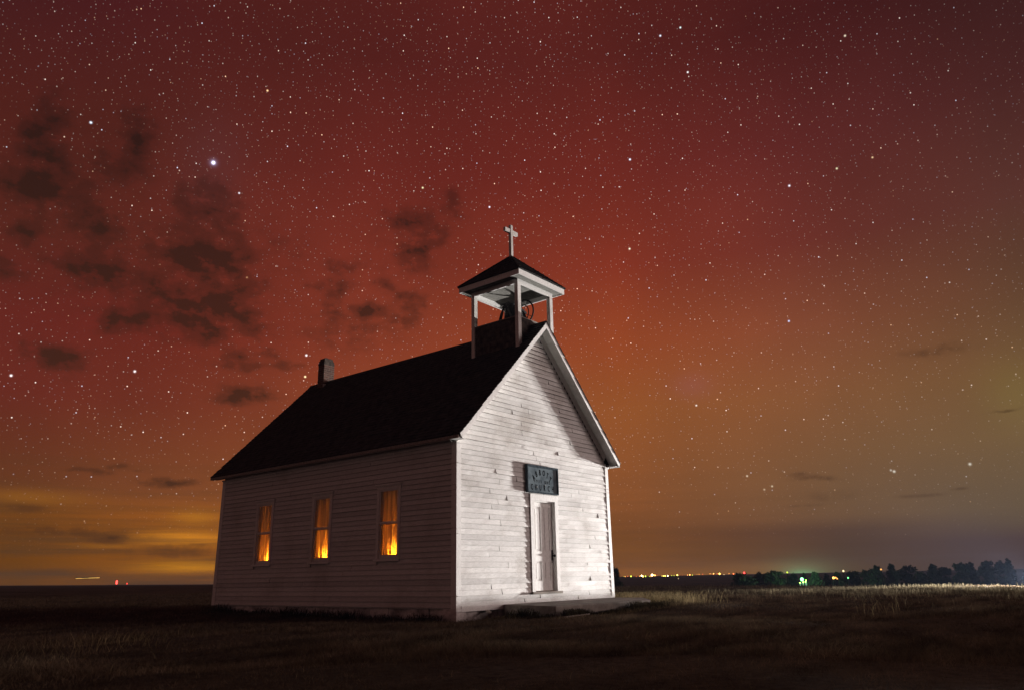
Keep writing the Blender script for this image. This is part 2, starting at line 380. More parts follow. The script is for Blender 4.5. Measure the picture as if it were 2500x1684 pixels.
# windows ------------------------------------------------------
LAMPS=[]
for wi,(a,b) in enumerate(WIN):
    mb=MB(); z0,z1=WZ0,WZ1; co=.034
    mb.box(-co,-.001,a,a+.086,z0+.05,z1-.13)             # far casing
    mb.box(-co,-.001,b-.086,b,z0+.05,z1-.13)
    mb.box(-co-.004,-.001,a-.01,b+.01,z1-.13,z1-.035)    # head
    # jamb reveals
    mb.box(-.0005,.10,a+.066,a+.086,z0+.06,z1-.105); mb.box(-.0005,.10,b-.086,b-.066,z0+.06,z1-.105)
    mb.box(-.0005,.10,a+.0865,b-.0865,z1-.128,z1-.106)
    w=mb.build('window', M['gray'], church)
    MB().box(-.075,-.001,a-.035,b+.035,z1-.035,z1-.005).box(-.055,-.001,a-.02,b+.02,z1-.0345-.022,z1-.0352).build('head_molding', M['trimh'], w)
    MB().box(-.07,.09,a-.025,b+.025,z0,z0+.045).build('sill', M['trimh'], w)
    # sashes
    ya,yb=a+.0875,b-.0875
    def sash(zl,zh,x,nm):
        m_=MB(); m_.box(x,x+.03,ya,ya+.032,zl,zh).box(x,x+.03,yb-.032,yb,zl,zh).box(x,x+.03,ya+.0325,yb-.0325,zl,zl+(.085 if nm else .05)).box(x,x+.03,ya+.0325,yb-.0325,zh-(.05 if nm else .035),zh)
        return m_.build('sash', M['gray'], w)
    sash(WZ0+.055,1.825,.014,1); sash(1.79,WZ1-.13,-.019,0)
    for gx,gz0,gz1 in ((.029,WZ0+.14,1.79),(-.004,1.825,WZ1-.165)):
        MB().add([(gx,ya+.033,gz0),(gx,yb-.033,gz0),(gx,yb-.033,gz1),(gx,ya+.033,gz1)],[(3,2,1,0)]).build('glass_pane', M['glass'], w)
    # curtain: gathered cloth, parted at the far side
    rr=random.Random(60+wi); nu,nv=90,26; vs=[];fs=[]
    y0c,y1c=a+.02,b+.14
    phs=[rr.uniform(0,6) for _ in range(4)]
    for j in range(nv):
        t=j/(nv-1); z=WZ0+.075+(WZ1-.12-WZ0-.075)*t
        for i in range(nu):
            s=i/(nu-1)
            y=y0c+(y1c-y0c)*s
            q=s*(1+.05*math.sin(2.2*t+phs[3]))
            x=.105+.016*math.sin(q*34+phs[0]+.6*t)+.010*math.sin(q*57+phs[1]-.9*t)+.018*math.sin(q*13+phs[2]+.5*t)
            vs.append((x,y,z))
    for j in range(nv-1):
        for i in range(nu-1):
            k=j*nu+i; fs.append((k,k+1,k+nu+1,k+nu))
    c=MB().add(vs,fs).build('curtain', M['curtain'], w, smooth=True)
    LAMPS.append((a,b))
# door ---------------------------------------------------------
mb=MB()
mb.box(DX0,DX0+.125,-.045,-.001,DZ0+.055,2.31); mb.box(DX1-.125,DX1,-.045,-.001,DZ0+.055,2.31); mb.box(DX0-.005,DX1+.005,-.05,-.001,2.3105,2.455)
mb.box(2.60,2.625,-.0005,.10,.25,2.30); mb.box(3.455,3.48,-.0005,.10,.25,2.30); mb.box(2.6255,3.4545,-.0005,.10,2.285,2.3095)
dfr=mb.build('door_frame', M['trim'], church)
MB().box(DX0-.03,DX1+.03,-.085,.09,DZ0,DZ0+.055).build('threshold', M['concrete'], church)
dx0,dx1,dz0,dz1=2.628,3.452,.262,2.282; dw=dx1-dx0; dh=dz1-dz0; yd=.045
mb=MB(); fz=lambda f: dz1-dh*f
st=.105; mid=(dx0+dx1)/2; ms=.055
zr=[(0,.05),(.565,.67),(.895,1.0)]
mb.box(dx0,dx0+st,yd,yd+.035,dz0,dz1).box(dx1-st,dx1,yd,yd+.035,dz0,dz1)
for f0,f1 in zr: mb.box(dx0+st+.0005,dx1-st-.0005,yd,yd+.035,fz(f1),fz(f0))
for f0,f1 in ((.05,.565),(.67,.895)):
    mb.box(mid-ms,mid+ms,yd,yd+.035,fz(f1)+.0005,fz(f0)-.0005)
    for (xa,xb) in ((dx0+st,mid-ms),(mid+ms,dx1-st)):
        mb.box(xa+.001,xb-.001,yd+.018,yd+.03,fz(f1)+.001,fz(f0)-.001)
        za,zb=fz(f1)+.001,fz(f0)-.001
        # raised field and edge moulding
        mb.box(xa+.05,xb-.05,yd+.010,yd+.0178,za+.05,zb-.05)
        mb.box(xa+.0015,xa+.016,yd+.006,yd+.0176,za,zb).box(xb-.016,xb-.0015,yd+.006,yd+.0176,za,zb).box(xa+.0165,xb-.0165,yd+.006,yd+.0176,za+.0005,za+.015).box(xa+.0165,xb-.0165,yd+.006,yd+.0176,zb-.015,zb-.0005)
door=mb.build('door', M['trim'], church)
kx=dx1-.05; kz=fz(.61)
mb=MB(); mb.box(kx-.032,kx+.032,yd-.006,yd-.0005,kz-.11,kz+.13)
mb.tube([(kx,yd-.004,kz),(kx,yd-.05,kz)],.014,8); mb.lathe((kx,yd-.075,kz-.03),[(.004,0),(.026,.01),(.033,.03),(.026,.05),(.004,.06)],12)
mb.tube([(kx-.01,yd-.008,kz-.06),(kx-.012,yd-.03,kz-.1),(kx-.02,yd-.01,kz-.17)],.008,6); mb.tube([(kx+.03,yd-.008,kz+.04),(kx+.09,yd-.008,kz+.06)],.008,6)
mb.build('lock', M['iron'], door)

# belfry -------------------------------------------------------
BX0,BX1,BY0,BY1=2.2486,3.7513,.0059,1.5934
bcx,bcy=(BX0+BX1)/2,(BY0+BY1)/2; BT=6.87; ZH=7.74; ZS=7.862; ZF0,ZF1=7.85,7.995; APX=8.95; BO=.235
zr_=lambda x: HP-MS*abs(x-W/2)
mb=MB(); i_=.045
def face(Pq, ulen, zlow_u, seed, flip):
    # vertical shingled face, clipped by the roof line below
    r=random.Random(seed); z=BT-.02; expo=.15
    while z>5.9:
        u=-r.uniform(0,.1)
        while u<ulen:
            w=r.uniform(.12,.22); u0=max(u,0);u1=min(u+w-.006,ulen)
            if u1-u0>.02 and z>zlow_u((u0+u1)/2)-.02:
                zb=max(z-expo-.01+r.uniform(-.01,.01), zlow_u((u0+u1)/2)-.02); n0=.016+r.uniform(-.004,.005)
                vs=[Pq(u0,zb,n0-.01),Pq(u1,zb,n0-.01),Pq(u1,z,.0),Pq(u0,z,.0),Pq(u0,zb,n0),Pq(u1,zb,n0),Pq(u1,z,.006),Pq(u0,z,.006)]
                fs=[(3,2,1,0),(4,5,6,7),(0,1,5,4),(1,2,6,5),(2,3,7,6),(3,0,4,7)]
                mb.add(vs,[f[::-1] for f in fs] if flip else fs)
            u+=w
        z-=expo
# backing walls of the curb (hollow)
bx0,bx1,by0,by1=BX0+i_,BX1-i_,BY0+i_,BY1-i_
mb.box(bx0,bx0+.05,by0,by1,5.95,BT-.022); mb.box(bx1-.05,bx1,by0,by1,5.95,BT-.022)
mb.box(bx0+.0505,bx1-.0505,by0,by0+.05,5.95,BT-.022); mb.box(bx0+.0505,bx1-.0505,by1-.05,by1,5.95,BT-.022)
mb.box(bx0+.051,bx1-.051,by0+.051,by1-.051,6.75,6.78)
face(lambda u,z,n:(bx0-.001-n,by0+u,z), by1-by0, lambda u: zr_(bx0), 1, True)
face(lambda u,z,n:(bx1+.001+n,by0+u,z), by1-by0, lambda u: zr_(bx1), 2, False)
face(lambda u,z,n:(bx0+u,by0-.001-n,z), bx1-bx0, lambda u: zr_(bx0+u), 3, False)
face(lambda u,z,n:(bx0+u,by1+.001+n,z), bx1-bx0, lambda u: zr_(bx0+u), 4, True)
belfry=mb.build('belfry', M['shingle2'], church)
mb=MB(); mb.box(bx0-.03,bx0+.08,by0-.03,by1+.03,BT-.02,BT+.008).box(bx1-.08,bx1+.03,by0-.03,by1+.03,BT-.02,BT+.008).box(bx0+.081,bx1-.081,by0-.03,by0+.08,BT-.02,BT+.007).box(bx0+.081,bx1-.081,by1-.08,by1+.03,BT-.02,BT+.007)
mb.build('rim_board', M['wood'], belfry)
pw,py=.125,.105
for (x0,y0) in ((BX0,BY0),(BX0,BY1-py),(BX1-pw,BY0),(BX1-pw,BY1-py)):
    xo = x0 if x0<3 else x0+pw
    zb=zr_(xo)-.03
    MB().box(x0,x0+pw,y0,y0+py,zb,ZH).build('post', M['gray'], belfry)
mb=MB(); tt=.05
mb.box(BX0,BX1,BY0,BY0+tt,ZH+.0005,ZS-.001).box(BX0,BX1,BY1-tt,BY1,ZH+.0005,ZS-.001).box(BX0,BX0+tt,BY0+tt+.0005,BY1-tt-.0005,ZH+.0005,ZS-.001).box(BX1-tt,BX1,BY0+tt+.0005,BY1-tt-.0005,ZH+.0005,ZS-.001)
mb.build('header_beam', M['trimh'], belfry)
MB().box(BX0-BO+.022,BX1+BO-.022,BY0-BO+.022,BY1+BO-.022,ZS,ZS+.012).build('ceiling_board', M['ceil'], belfry)
mb=MB(); X0,X1,Y0,Y1=BX0-BO,BX1+BO,BY0-BO,BY1+BO
mb.box(X0,X1,Y0,Y0+.02,ZF0,ZF1).box(X0,X1,Y1-.02,Y1,ZF0,ZF1).box(X0,X0+.02,Y0+.0205,Y1-.0205,ZF0,ZF1).box(X1-.02,X1,Y0+.0205,Y1-.0205,ZF0,ZF1)
mb.build('fascia', M['trim'], belfry)
# pyramid roof
mb=MB(); hx=(X1-X0)/2+.03; hy=(Y1-Y0)/2+.03; zb=ZF1+.002; ht=APX-zb
mb.add([(bcx-hx,bcy-hy,zb),(bcx+hx,bcy-hy,zb),(bcx+hx,bcy+hy,zb),(bcx-hx,bcy+hy,zb),(bcx,bcy,APX-.02)],[(3,2,1,0),(0,1,4),(1,2,4),(2,3,4),(3,0,4)])
for d in range(4):
    ang=d*math.pi/2; h1=hy if d%2==0 else hx; h2=hx if d%2==0 else hy
    sl=math.hypot(h1,ht); ca,sa=h1/sl,ht/sl
    def Pq(u,v,n,ang=ang,h1=h1,ca=ca,sa=sa):
        lx=u; ly=-h1+v*ca-n*sa; z=zb+v*sa+n*ca
        return (bcx+lx*math.cos(ang)-ly*math.sin(ang), bcy+lx*math.sin(ang)+ly*math.cos(ang), z)
    shingles(mb, Pq, lambda v,h2=h2,sl=sl:(-h2*(1-v/sl),h2*(1-v/sl)), sl-.05, .12, 70+d, .1,.17)
    # hip caps
    c=[(-hx,-hy),(hx,-hy),(hx,hy),(-hx,hy)][d]
    mb.tube([(bcx+c[0]*(1-t),bcy+c[1]*(1-t),zb+.02+ht*t) for t in (0,.2,.4,.6,.8,1)],.022,5)
mb.build('belfry_roof', M['shingle'], belfry)
# cross
mb=MB(); cw=.085
mb.hexa([(bcx-cw/2,bcy-cw/2,APX-.06),(bcx+cw/2,bcy-cw/2,APX-.06),(bcx+cw/2,bcy+cw/2,APX-.06),(bcx-cw/2,bcy+cw/2,APX-.06),(bcx-cw/2,bcy-cw/2,APX+.93),(bcx+cw/2,bcy-cw/2,APX+.925),(bcx+cw/2,bcy+cw/2,APX+.93),(bcx-cw/2,bcy+cw/2,APX+.93)])
zc=APX+.74; mb.hexa([(bcx-.27,bcy-.035,zc-.055),(bcx+.27,bcy-.035,zc-.05),(bcx+.27,bcy+.04,zc-.05),(bcx-.27,bcy+.04,zc-.055),(bcx-.27,bcy-.035,zc+.055),(bcx+.27,bcy-.035,zc+.055),(bcx+.27,bcy+.04,zc+.055),(bcx-.27,bcy+.04,zc+.055)])
mb.build('cross', M['gray'], belfry)
# bell, yoke, stand and wheel
bz=7.03; bx_,by_=bcx+.06,bcy
prof=[(.36,.0),(.355,.02),(.30,.07),(.265,.13),(.245,.23),(.235,.33),(.21,.41),(.15,.47),(.06,.495),(.03,.50),(.03,.56),(.0,.565)]
prof=[(r_,z_) for r_,z_ in prof if r_>0]
bell=MB().lathe((bx_,by_,bz),prof,32).build('bell', M['iron'], belfry, smooth=True)
mb=MB(); mb.tube([(bx_-.36,by_,bz+.42),(bx_-.2,by_,bz+.5),(bx_,by_,bz+.53),(bx_+.2,by_,bz+.5),(bx_+.52,by_,bz+.42)],[.045,.05,.06,.055,.045],8)
mb.build('yoke', M['iron'], belfry)
for sx in (-.36,.38):
    mb=MB()
    for sy in (-.26,.26): mb.tube([(bx_+sx,by_+sy,BT-.05),(bx_+sx,by_+sy*.45,bz+.2),(bx_+sx,by_,bz+.43)],[.05,.04,.045],6)
    mb.build('bell_stand', M['iron'], belfry)
mb=MB(); wx=bx_+.40; wr=.36; wz=bz+.40
mb.tube([(wx,by_+wr*math.cos(t*math.pi/20),wz+wr*math.sin(t*math.pi/20)) for t in range(40)],.023,6,True)
mb.tube([(wx+.02,by_+wr*.45*math.cos(t*math.pi/12)-.02,wz+wr*.62*math.sin(t*math.pi/12)) for t in range(24)],.015,5,True)
for k in range(4):
    a_=k*math.pi/2+.5; mb.tube([(wx,by_,wz),(wx,by_+wr*math.cos(a_),wz+wr*math.sin(a_))],.009,5)
mb.build('bell_wheel', M['iron'], belfry)

# ---------------------------------------------------------------- sign
SX0,SX1,SZ0,SZ1=2.337,3.580,2.480,3.137; yb_,yf=-.024,-.098
sign=empty('church_sign', ((SX0+SX1)/2,-.02,SZ0), label='grey-blue framed sign with dark raised lettering on the front wall above the door', cat='sign')
MB().box(SX0+.03,SX1-.03,yb_-.045,yb_,SZ0+.03,SZ1-.03).build('panel', M['signpanel'], sign)
mb=MB(); fw=.028
mb.box(SX0,SX0+fw,yf,yb_,SZ0,SZ1).box(SX1-fw,SX1,yf,yb_,SZ0,SZ1).box(SX0+fw+.0005,SX1-fw-.0005,yf,yb_,SZ0,SZ0+fw).box(SX0+fw+.0005,SX1-fw-.0005,yf,yb_,SZ1-.05,SZ1)
mb.build('frame', M['signframe'], sign)
LV=[];LF=[]
dg=bpy.context.evaluated_depsgraph_get()
def letter(ch, cx, cz, h, ang=0, sx=1.0):
    cu=bpy.data.curves.new('t','FONT'); cu.body=ch; cu.size=1; cu.extrude=.0; cu.resolution_u=2; cu.offset=.012
    o=bpy.data.objects.new('t',cu); col.objects.link(o); dg=bpy.context.evaluated_depsgraph_get(); dg.update()
    me=o.evaluated_get(dg).to_mesh(); vs=[v.co.copy() for v in me.vertices]; fs=[tuple(p.vertices) for p in me.polygons]
    xs=[v.x for v in vs]; ys=[v.y for v in vs]; mx,my=(min(xs)+max(xs))/2,(min(ys)+max(ys))/2; H_=.70
    base=len(LV); ca,sa=math.cos(ang),math.sin(ang); s=h/H_
    yy=yb_-.0475
    for y3 in (yy,yy+.003):
        for v in vs:
            x=(v.x-mx)*s*sx; z=(v.y-my)*s; LV.append((cx+x*ca-z*sa, y3, cz+x*sa+z*ca))
    n=len(vs); LF.extend([tuple(base+i for i in f) for f in fs]); 
    ed={}
    for f in fs:
        for i in range(len(f)):
            a,b=f[i],f[(i+1)%len(f)]; ed[(a,b)]=1
    for (a,b) in ed:
        if (b,a) not in ed: LF.append((base+b,base+a,base+n+a,base+n+b))
    o.to_mesh_clear() if False else None
    bpy.data.objects.remove(o); bpy.data.curves.remove(cu)
scx=(SX0+SX1)/2-.02; n_=6
for i,c in enumerate('ABBOTT'):
    a=R(52-104*i/5); r1=.40; letter(c, scx-.0-(-1)*0+(-math.sin(a))*r1*1.06, SZ0+.13+math.cos(a)*r1*.93, .135, a*.62, .62)
for i,c in enumerate('1913-BHE'): letter(c, scx-.29+.083*i, SZ0+.285-.002*i, .072 if c!='-' else .02, 0, .8 if c!='-' else .5)
for i,c in enumerate('CHURCH'): letter(c, scx-.41+.168*i, SZ0+.135, .135, 0, .58)
MB().add(LV,LF).build('lettering', M['letter'], sign)
for qx,qz in ((-.23,.135),(.11,.20)): MB().lathe((scx+qx,yb_-.058,SZ0+qz),[(.004,0),(.013,.004),(.013,.014),(.004,.018)],8).build('screw_head', M['trim'], sign)

# ---------------------------------------------------------------- slab and boards
slab=[(1.45,-.04),(1.0,-1.75),(4.45,-1.95),(5.95,-.9),(5.9,-.04)]
zt=.018; vs=[(x,y,-.22) for x,y in slab]+[(x,y,zt) for x,y in slab]; n=len(slab)
o=MB().add(vs,[tuple(range(n))[::-1],tuple(range(n,2*n))]+[(i,(i+1)%n,n+(i+1)%n,n+i) for i in range(n)]).build('concrete_slab', M['concrete'], None, label='low cracked concrete slab in front of the church door', cat='slab')
m=o.modifiers.new('b','BEVEL'); m.width=.012; m.segments=2
for a,b,w,lab in (((1.0,.05,-.075),(.62,-.36,-.11),.09,'broken pale board leaning by the near corner foundation'),((1.55,-.25,-.06),(.98,-.78,-.13),.07,'long thin board lying under the left end of the slab'),((1.45,-.75,-.12),(1.75,-.6,-.07),.04,'short thin lath propped against the left slab end'),((.75,-2.15,-.17),(1.6,-2.12,-.15),.07,'flat board lying in the grass before the slab')):
    MB().bar(a,b,w,.02).build('broken_board', M['wood'], None, label=lab, cat='board')

# ---------------------------------------------------------------- terrain
def sstep(a,b,x):
    t=np.clip((x-a)/(b-a),0,1); return t*t*(3-2*t)
def vnoise(x,y,s,seed=0):
    x=x/s; y=y/s; xi=np.floor(x).astype(int); yi=np.floor(y).astype(int); fx=x-xi; fy=y-yi
    fx=fx*fx*(3-2*fx); fy=fy*fy*(3-2*fy)
    def h(a,b):
        n=(a*374761393+b*668265263+seed*1442695041)&0x7fffffff; n=((n^(n>>13))*1274126177)&0x7fffffff; n=n^(n>>16); return (n&0xffff)/65535.
    return (h(xi,yi)*(1-fx)+h(xi+1,yi)*fx)*(1-fy)+(h(xi,yi+1)*(1-fx)+h(xi+1,yi+1)*fx)*fy
def terrain(x,y):
    x=np.asarray(x,float); y=np.asarray(y,float)
    dx=x-CAM.x; dy=y-CAM.y; d=np.hypot(dx,dy); az=np.degrees(np.arctan2(dx,dy))%360
    azs=[0,17,30,45,58,75,90,120,200,330,360]
    zfar=np.interp(az,azs,[1.5,1.2,-2.7,-3.4,-3.6,-3.2,-3,-3,-1,1,1.5])
    right=sstep(40,52,az)*(1-sstep(130,170,az))
    crest=np.interp(az,[0,52,58,70,84,100,130,360],[44,50,46,40,34,30,30,44])
    near=-.19+.05*sstep(6,11,y)*(1-sstep(0,20,np.abs(x)))-.05*sstep(14,34,d)*right
    near=near+(vnoise(x,y,3.1)-.5)*.07+(vnoise(x,y,.8,3)-.5)*.03*(d<60)+(vnoise(x,y,14,5)-.5)*.10*sstep(8,20,d)
    near=near+.10*np.exp(-(((x-4.6)/2.4)**2+((y+2.5)/.7)**2))+.05*np.exp(-(((x-6.6)/1.)**2+((y+1.)/1.2)**2))
    drop=sstep(0,110,d-crest)*right
    z=near*(1-drop)+(-3.9)*drop
    far=sstep(70,1000,d)
    zl=near+(zfar+.2)*far
    zr=z*(1-sstep(200,1000,d))+zfar*sstep(200,1000,d)
    z=zl*(1-right)+zr*right
    # gentle dip kept low under the building
    return z
rings=np.concatenate([np.arange(.6,6,.35),6*np.exp(np.linspace(0,math.log(1150/6),110))])
azs=np.concatenate([np.arange(0,100,.5),np.arange(100,360,4)])
AZ,DD=np.meshgrid(np.radians(azs),rings,indexing='xy')
X=CAM.x+DD*np.sin(AZ); Y=CAM.y+DD*np.cos(AZ); Z=terrain(X,Y)
vs=[(CAM.x,CAM.y,-.2)]+list(zip(X.ravel().tolist(),Y.ravel().tolist(),Z.ravel().tolist()))
na=len(azs); fs=[(0,1+(k+1)%na,1+k) for k in range(na)]
for i in range(len(rings)-1):
    for k in range(na):
        a=1+i*na+k; b=1+i*na+(k+1)%na; fs.append((a,b,b+na,a+na))
def ground_mat():
    m,t,p=newmat('dry prairie ground'); v=mapping(t,(1,1,1))
    a=noise(t,v,.35,6); b=noise(t,v,9,8,.75)
    c=ramp(t,b,[(.35,(.022,.017,.014)),(.68,(.095,.074,.056))]).outputs[0]
    c2=mix(t,ramp(t,a,[(.4,(0,0,0)),(.62,(.75,.75,.75))]).outputs[0],c,(.035,.028,.020)); st_=noise(t,mapping(t,(.5,.5,1)),.13,5); c2=mix(t,1.0,c2,ramp(t,st_,[(.38,(.6,.6,.6)),(.62,(1.35,1.3,1.25))]).outputs[0],'MULTIPLY'); t.links.new(c2,p.inputs['Base Color'])
    p.inputs['Roughness'].default_value=1; p.inputs['Specular IOR Level'].default_value=.05
    b_=nd(t,'ShaderNodeBump'); b_.inputs['Strength'].default_value=.8; b_.inputs['Distance'].default_value=.05
    t.links.new(b,b_.inputs['Height']); t.links.new(b_.outputs[0],p.inputs['Normal']); return m
g=MB().add(vs,[f[::-1] for f in fs]).build('ground', ground_mat(), None, smooth=True, kind='structure', label='dark dry prairie ground')

# ---------------------------------------------------------------- grass
def grass_mat(name,a,b,tl=.3):
    m,t,p=newmat(name); t.nodes.remove(p); out=t.nodes['Material Output']
    v=mapping(t,(1,1,.2)); n=noise(t,v,14,3); r0=ramp(t,n,[(.3,a),(.7,b)]).outputs[0]; n2=noise(t,mapping(t,(.6,1.6,.1)),1.1,5,.6)
    class r: outputs=[mix(t,1.0,r0,ramp(t,n2,[(.36,(.38,.36,.34)),(.64,(1.75,1.65,1.5))]).outputs[0],'MULTIPLY')]
    df=nd(t,'ShaderNodeBsdfDiffuse'); tr=nd(t,'ShaderNodeBsdfTranslucent'); mx=nd(t,'ShaderNodeMixShader'); mx.inputs[0].default_value=tl
    t.links.new(r.outputs[0],df.inputs[0]); t.links.new(r.outputs[0],tr.inputs[0]); t.links.new(df.outputs[0],mx.inputs[1]); t.links.new(tr.outputs[0],mx.inputs[2])
    t.links.new(mx.outputs[0],out.inputs[0]); return m
def blades(name, x, y, h, w, lean, m, curl=0., seed=1, **k):
    r=np.random.default_rng(seed); n=len(x); z=terrain(x,y)-.02
    a=r.uniform(0,2*np.pi,n); b=r.uniform(0,2*np.pi,n); ln=lean*r.uniform(.2,1.2,n)*h
    wx,wy=np.cos(a)*w/2,np.sin(a)*w/2; lx,ly=np.cos(b)*ln,np.sin(b)*ln
    lv=[(0,1,0,0),(.5,.8,.3,0),(.85,.5,.8,.0),(1.,.12,1.25,0)]
    V=np.empty((n,8,3))
    for i,(f,ww,l,_) in enumerate(lv):
        zz=z+h*f-(curl*h*.25 if i==3 else 0)
        V[:,2*i,0]=x+lx*l-wx*ww; V[:,2*i,1]=y+ly*l-wy*ww; V[:,2*i,2]=zz
        V[:,2*i+1,0]=x+lx*l+wx*ww; V[:,2*i+1,1]=y+ly*l+wy*ww; V[:,2*i+1,2]=zz
    base=np.arange(n)[:,None,None]*8
    q=np.array([[0,1,3,2],[2,3,5,4],[4,5,7,6]])[None]
    F=(base+q).reshape(-1)
    me=bpy.data.meshes.new(name); me.vertices.add(n*8); me.vertices.foreach_set('co',V.ravel())
    me.loops.add(len(F)); me.loops.foreach_set('vertex_index',F); me.polygons.add(n*3)
    me.polygons.foreach_set('loop_start',np.arange(n*3)*4); me.polygons.foreach_set('loop_total',np.full(n*3,4))
    me.materials.append(m); me.update(); me.validate()
    o=bpy.data.objects.new(name,me); col.objects.link(o); return tag(o,kind='stuff',**k)
def outside(x,y):
    return ~(((x>-.02)&(x<W+.02)&(y>-.02)&(y<L+.02))|((x>1.0)&(x<5.9)&(y>-1.8)&(y<.1)&(x+ -0*y>1.0)))
rs=np.random.default_rng(3)
def wedge(n,d0,d1,a0=8,a1=94):
    u=rs.uniform(0,1,n); d=d0*np.exp(u*math.log(d1/d0)); a=np.radians(rs.uniform(a0,a1,n)); return CAM.x+d*np.sin(a),CAM.y+d*np.cos(a),d
x,y,d=wedge(330000,3.4,70)
keep=outside(x,y)&(rs.uniform(0,1,len(x))<.55+.8*vnoise(x,y,.9,11)*vnoise(x,y,3.3,2)*2)
x,y,d=x[keep],y[keep],d[keep]
pt=vnoise(x,y,1.3,7)
h=rs.uniform(.015,.055,len(x))*(.6+1.1*pt)*np.where(d>25,1.2,1)
w=np.maximum(.0022,d*.00033)*rs.uniform(.7,1.4,len(x))
blades('prairie_grass',x,y,h,w,1.3,grass_mat('dry short grass',(.035,.026,.020),(.16,.118,.082)),seed=4,label='short dry grass covering the prairie',cat='grass')
x,y,d=wedge(380000,8.0,60,10,93); keep=outside(x,y)&(rs.uniform(0,1,len(x))<.4+1.2*vnoise(x,y,1.1,21)*vnoise(x,y,4.1,22)*2); x,y,d=x[keep],y[keep],d[keep]
h=rs.uniform(.03,.09,len(x))*(.5+1.2*vnoise(x,y,1.7,17)); w=np.maximum(.003,d*.00042)*rs.uniform(.7,1.4,len(x))
blades('field_grass',x,y,h,w,1.1,grass_mat('dry field grass',(.035,.026,.020),(.15,.112,.078)),seed=14,label='short matted dry grass across the field right of the church',cat='grass')
# dark weeds hugging the foundation and the slab
wx=np.concatenate([rs.normal(-.16,.08,2600),rs.uniform(1.0,4.6,3800),rs.uniform(.9,1.5,700),rs.uniform(4.4,6.0,900)])
wy=np.concatenate([rs.uniform(.3,9.3,2600),-1.86-(rs.uniform(0,1,3800)**1.5)*.28,rs.uniform(-1.75,-.4,700)*1.0,rs.uniform(-2.0,-1.0,900)])
wx[2600:6400]+=0; wy[2600:6400]+=-(wx[2600:6400]-1)*.06; wx[6400:7100]=1.0-rs.uniform(0,.3,700)+(wy[6400:7100]+1.75)*.2
hw_=rs.uniform(.06,.2,len(wx))*(.4+1.1*vnoise(wx,wy,.5,31))
blades('weeds',wx,wy,hw_,np.full(len(wx),.012),.5,grass_mat('dark weeds',(.020,.020,.013),(.075,.062,.038)),curl=1.,seed=15,label='dark weeds growing against the foundation and the slab',cat='weeds')
# taller tufts and seed-head stalks in separate patches
px=[];py=[]
for (cx,cy,sx,sy,n) in ((-7.7,-.4,.5,.8,190),(-6.5,.6,.4,.7,170),(-5.2,1.6,.5,.5,60),(-3.7,-7.3,1.6,.7,150),(-2.2,-6.2,1.6,.8,170),(-4.6,-8.2,1.2,.5,60),(4.2,-6.9,1.1,.3,34),(8.5,-8.0,2.0,.9,60),(11,-6,3,1,60),(7.4,.5,.7,.45,900),(7.0,-.9,.8,.4,650),(8.6,.2,1.2,.7,500),(3.0,-2.35,1.6,.14,500),(5.4,-2.0,.7,.2,260),(.75,-.55,.14,.3,150),(-6,-8,2,1.5,60),(-7.5,-5,1.5,1.5,60),(0,-4,3,1.5,60),(-1,-5,2.5,.8,60),(-3,-1,3,2,80),(11,3,3,2,350)):
    px.append(rs.normal(cx,sx,n)); py.append(rs.normal(cy,sy,n))
x=np.concatenate(px);y=np.concatenate(py); d=np.hypot(x-CAM.x,y-CAM.y); k=outside(x,y)&(d>3.2); x,y,d=x[k],y[k],d[k]
h=rs.uniform(.04,.13,len(x)); h=np.where(d<8,h*.75,h); lf=(x<-5)&(y>-1.2); h=np.where(lf,h*1.7,h); near_c=(x>6)&(x<10)&(y>-2.5)&(y<1.5); h=np.where(near_c,h*3.3,h); sd=(np.abs(x-4.2)<2.0)&(np.abs(y+6.9)<.8); h=np.where(sd,h*3.4,h); w=np.maximum(.003,d*.00045)*rs.uniform(.7,1.2,len(x))
blades('tall_grass',x,y,h,w,.75,grass_mat('tall dry grass',(.10,.08,.045),(.27,.22,.13)),curl=1.,seed=8,label='taller pale seed-head grass standing in loose patches',cat='grass')
# the lit rim of grass where the field drops away
a=rs.uniform(53,92,26000); dd=np.interp(a,[52,58,70,84,100],[50,46,40,34,30])+rs.normal(-3,4.2,len(a)); A=np.radians(a)
x=CAM.x+dd*np.sin(A); y=CAM.y+dd*np.cos(A); k=outside(x,y); x,y,dd=x[k],y[k],dd[k]
h=rs.uniform(.06,.2,len(x))*(.5+1.1*vnoise(x,y,2.2,9)); w=dd*.0005*rs.uniform(.7,1.2,len(x))
blades('ridge_grass',x,y,h,w,.4,grass_mat('pale rim grass',(.08,.07,.045),(.2,.175,.12)),curl=1.,seed=9,label='pale grass along the rim where the field drops away',cat='grass')

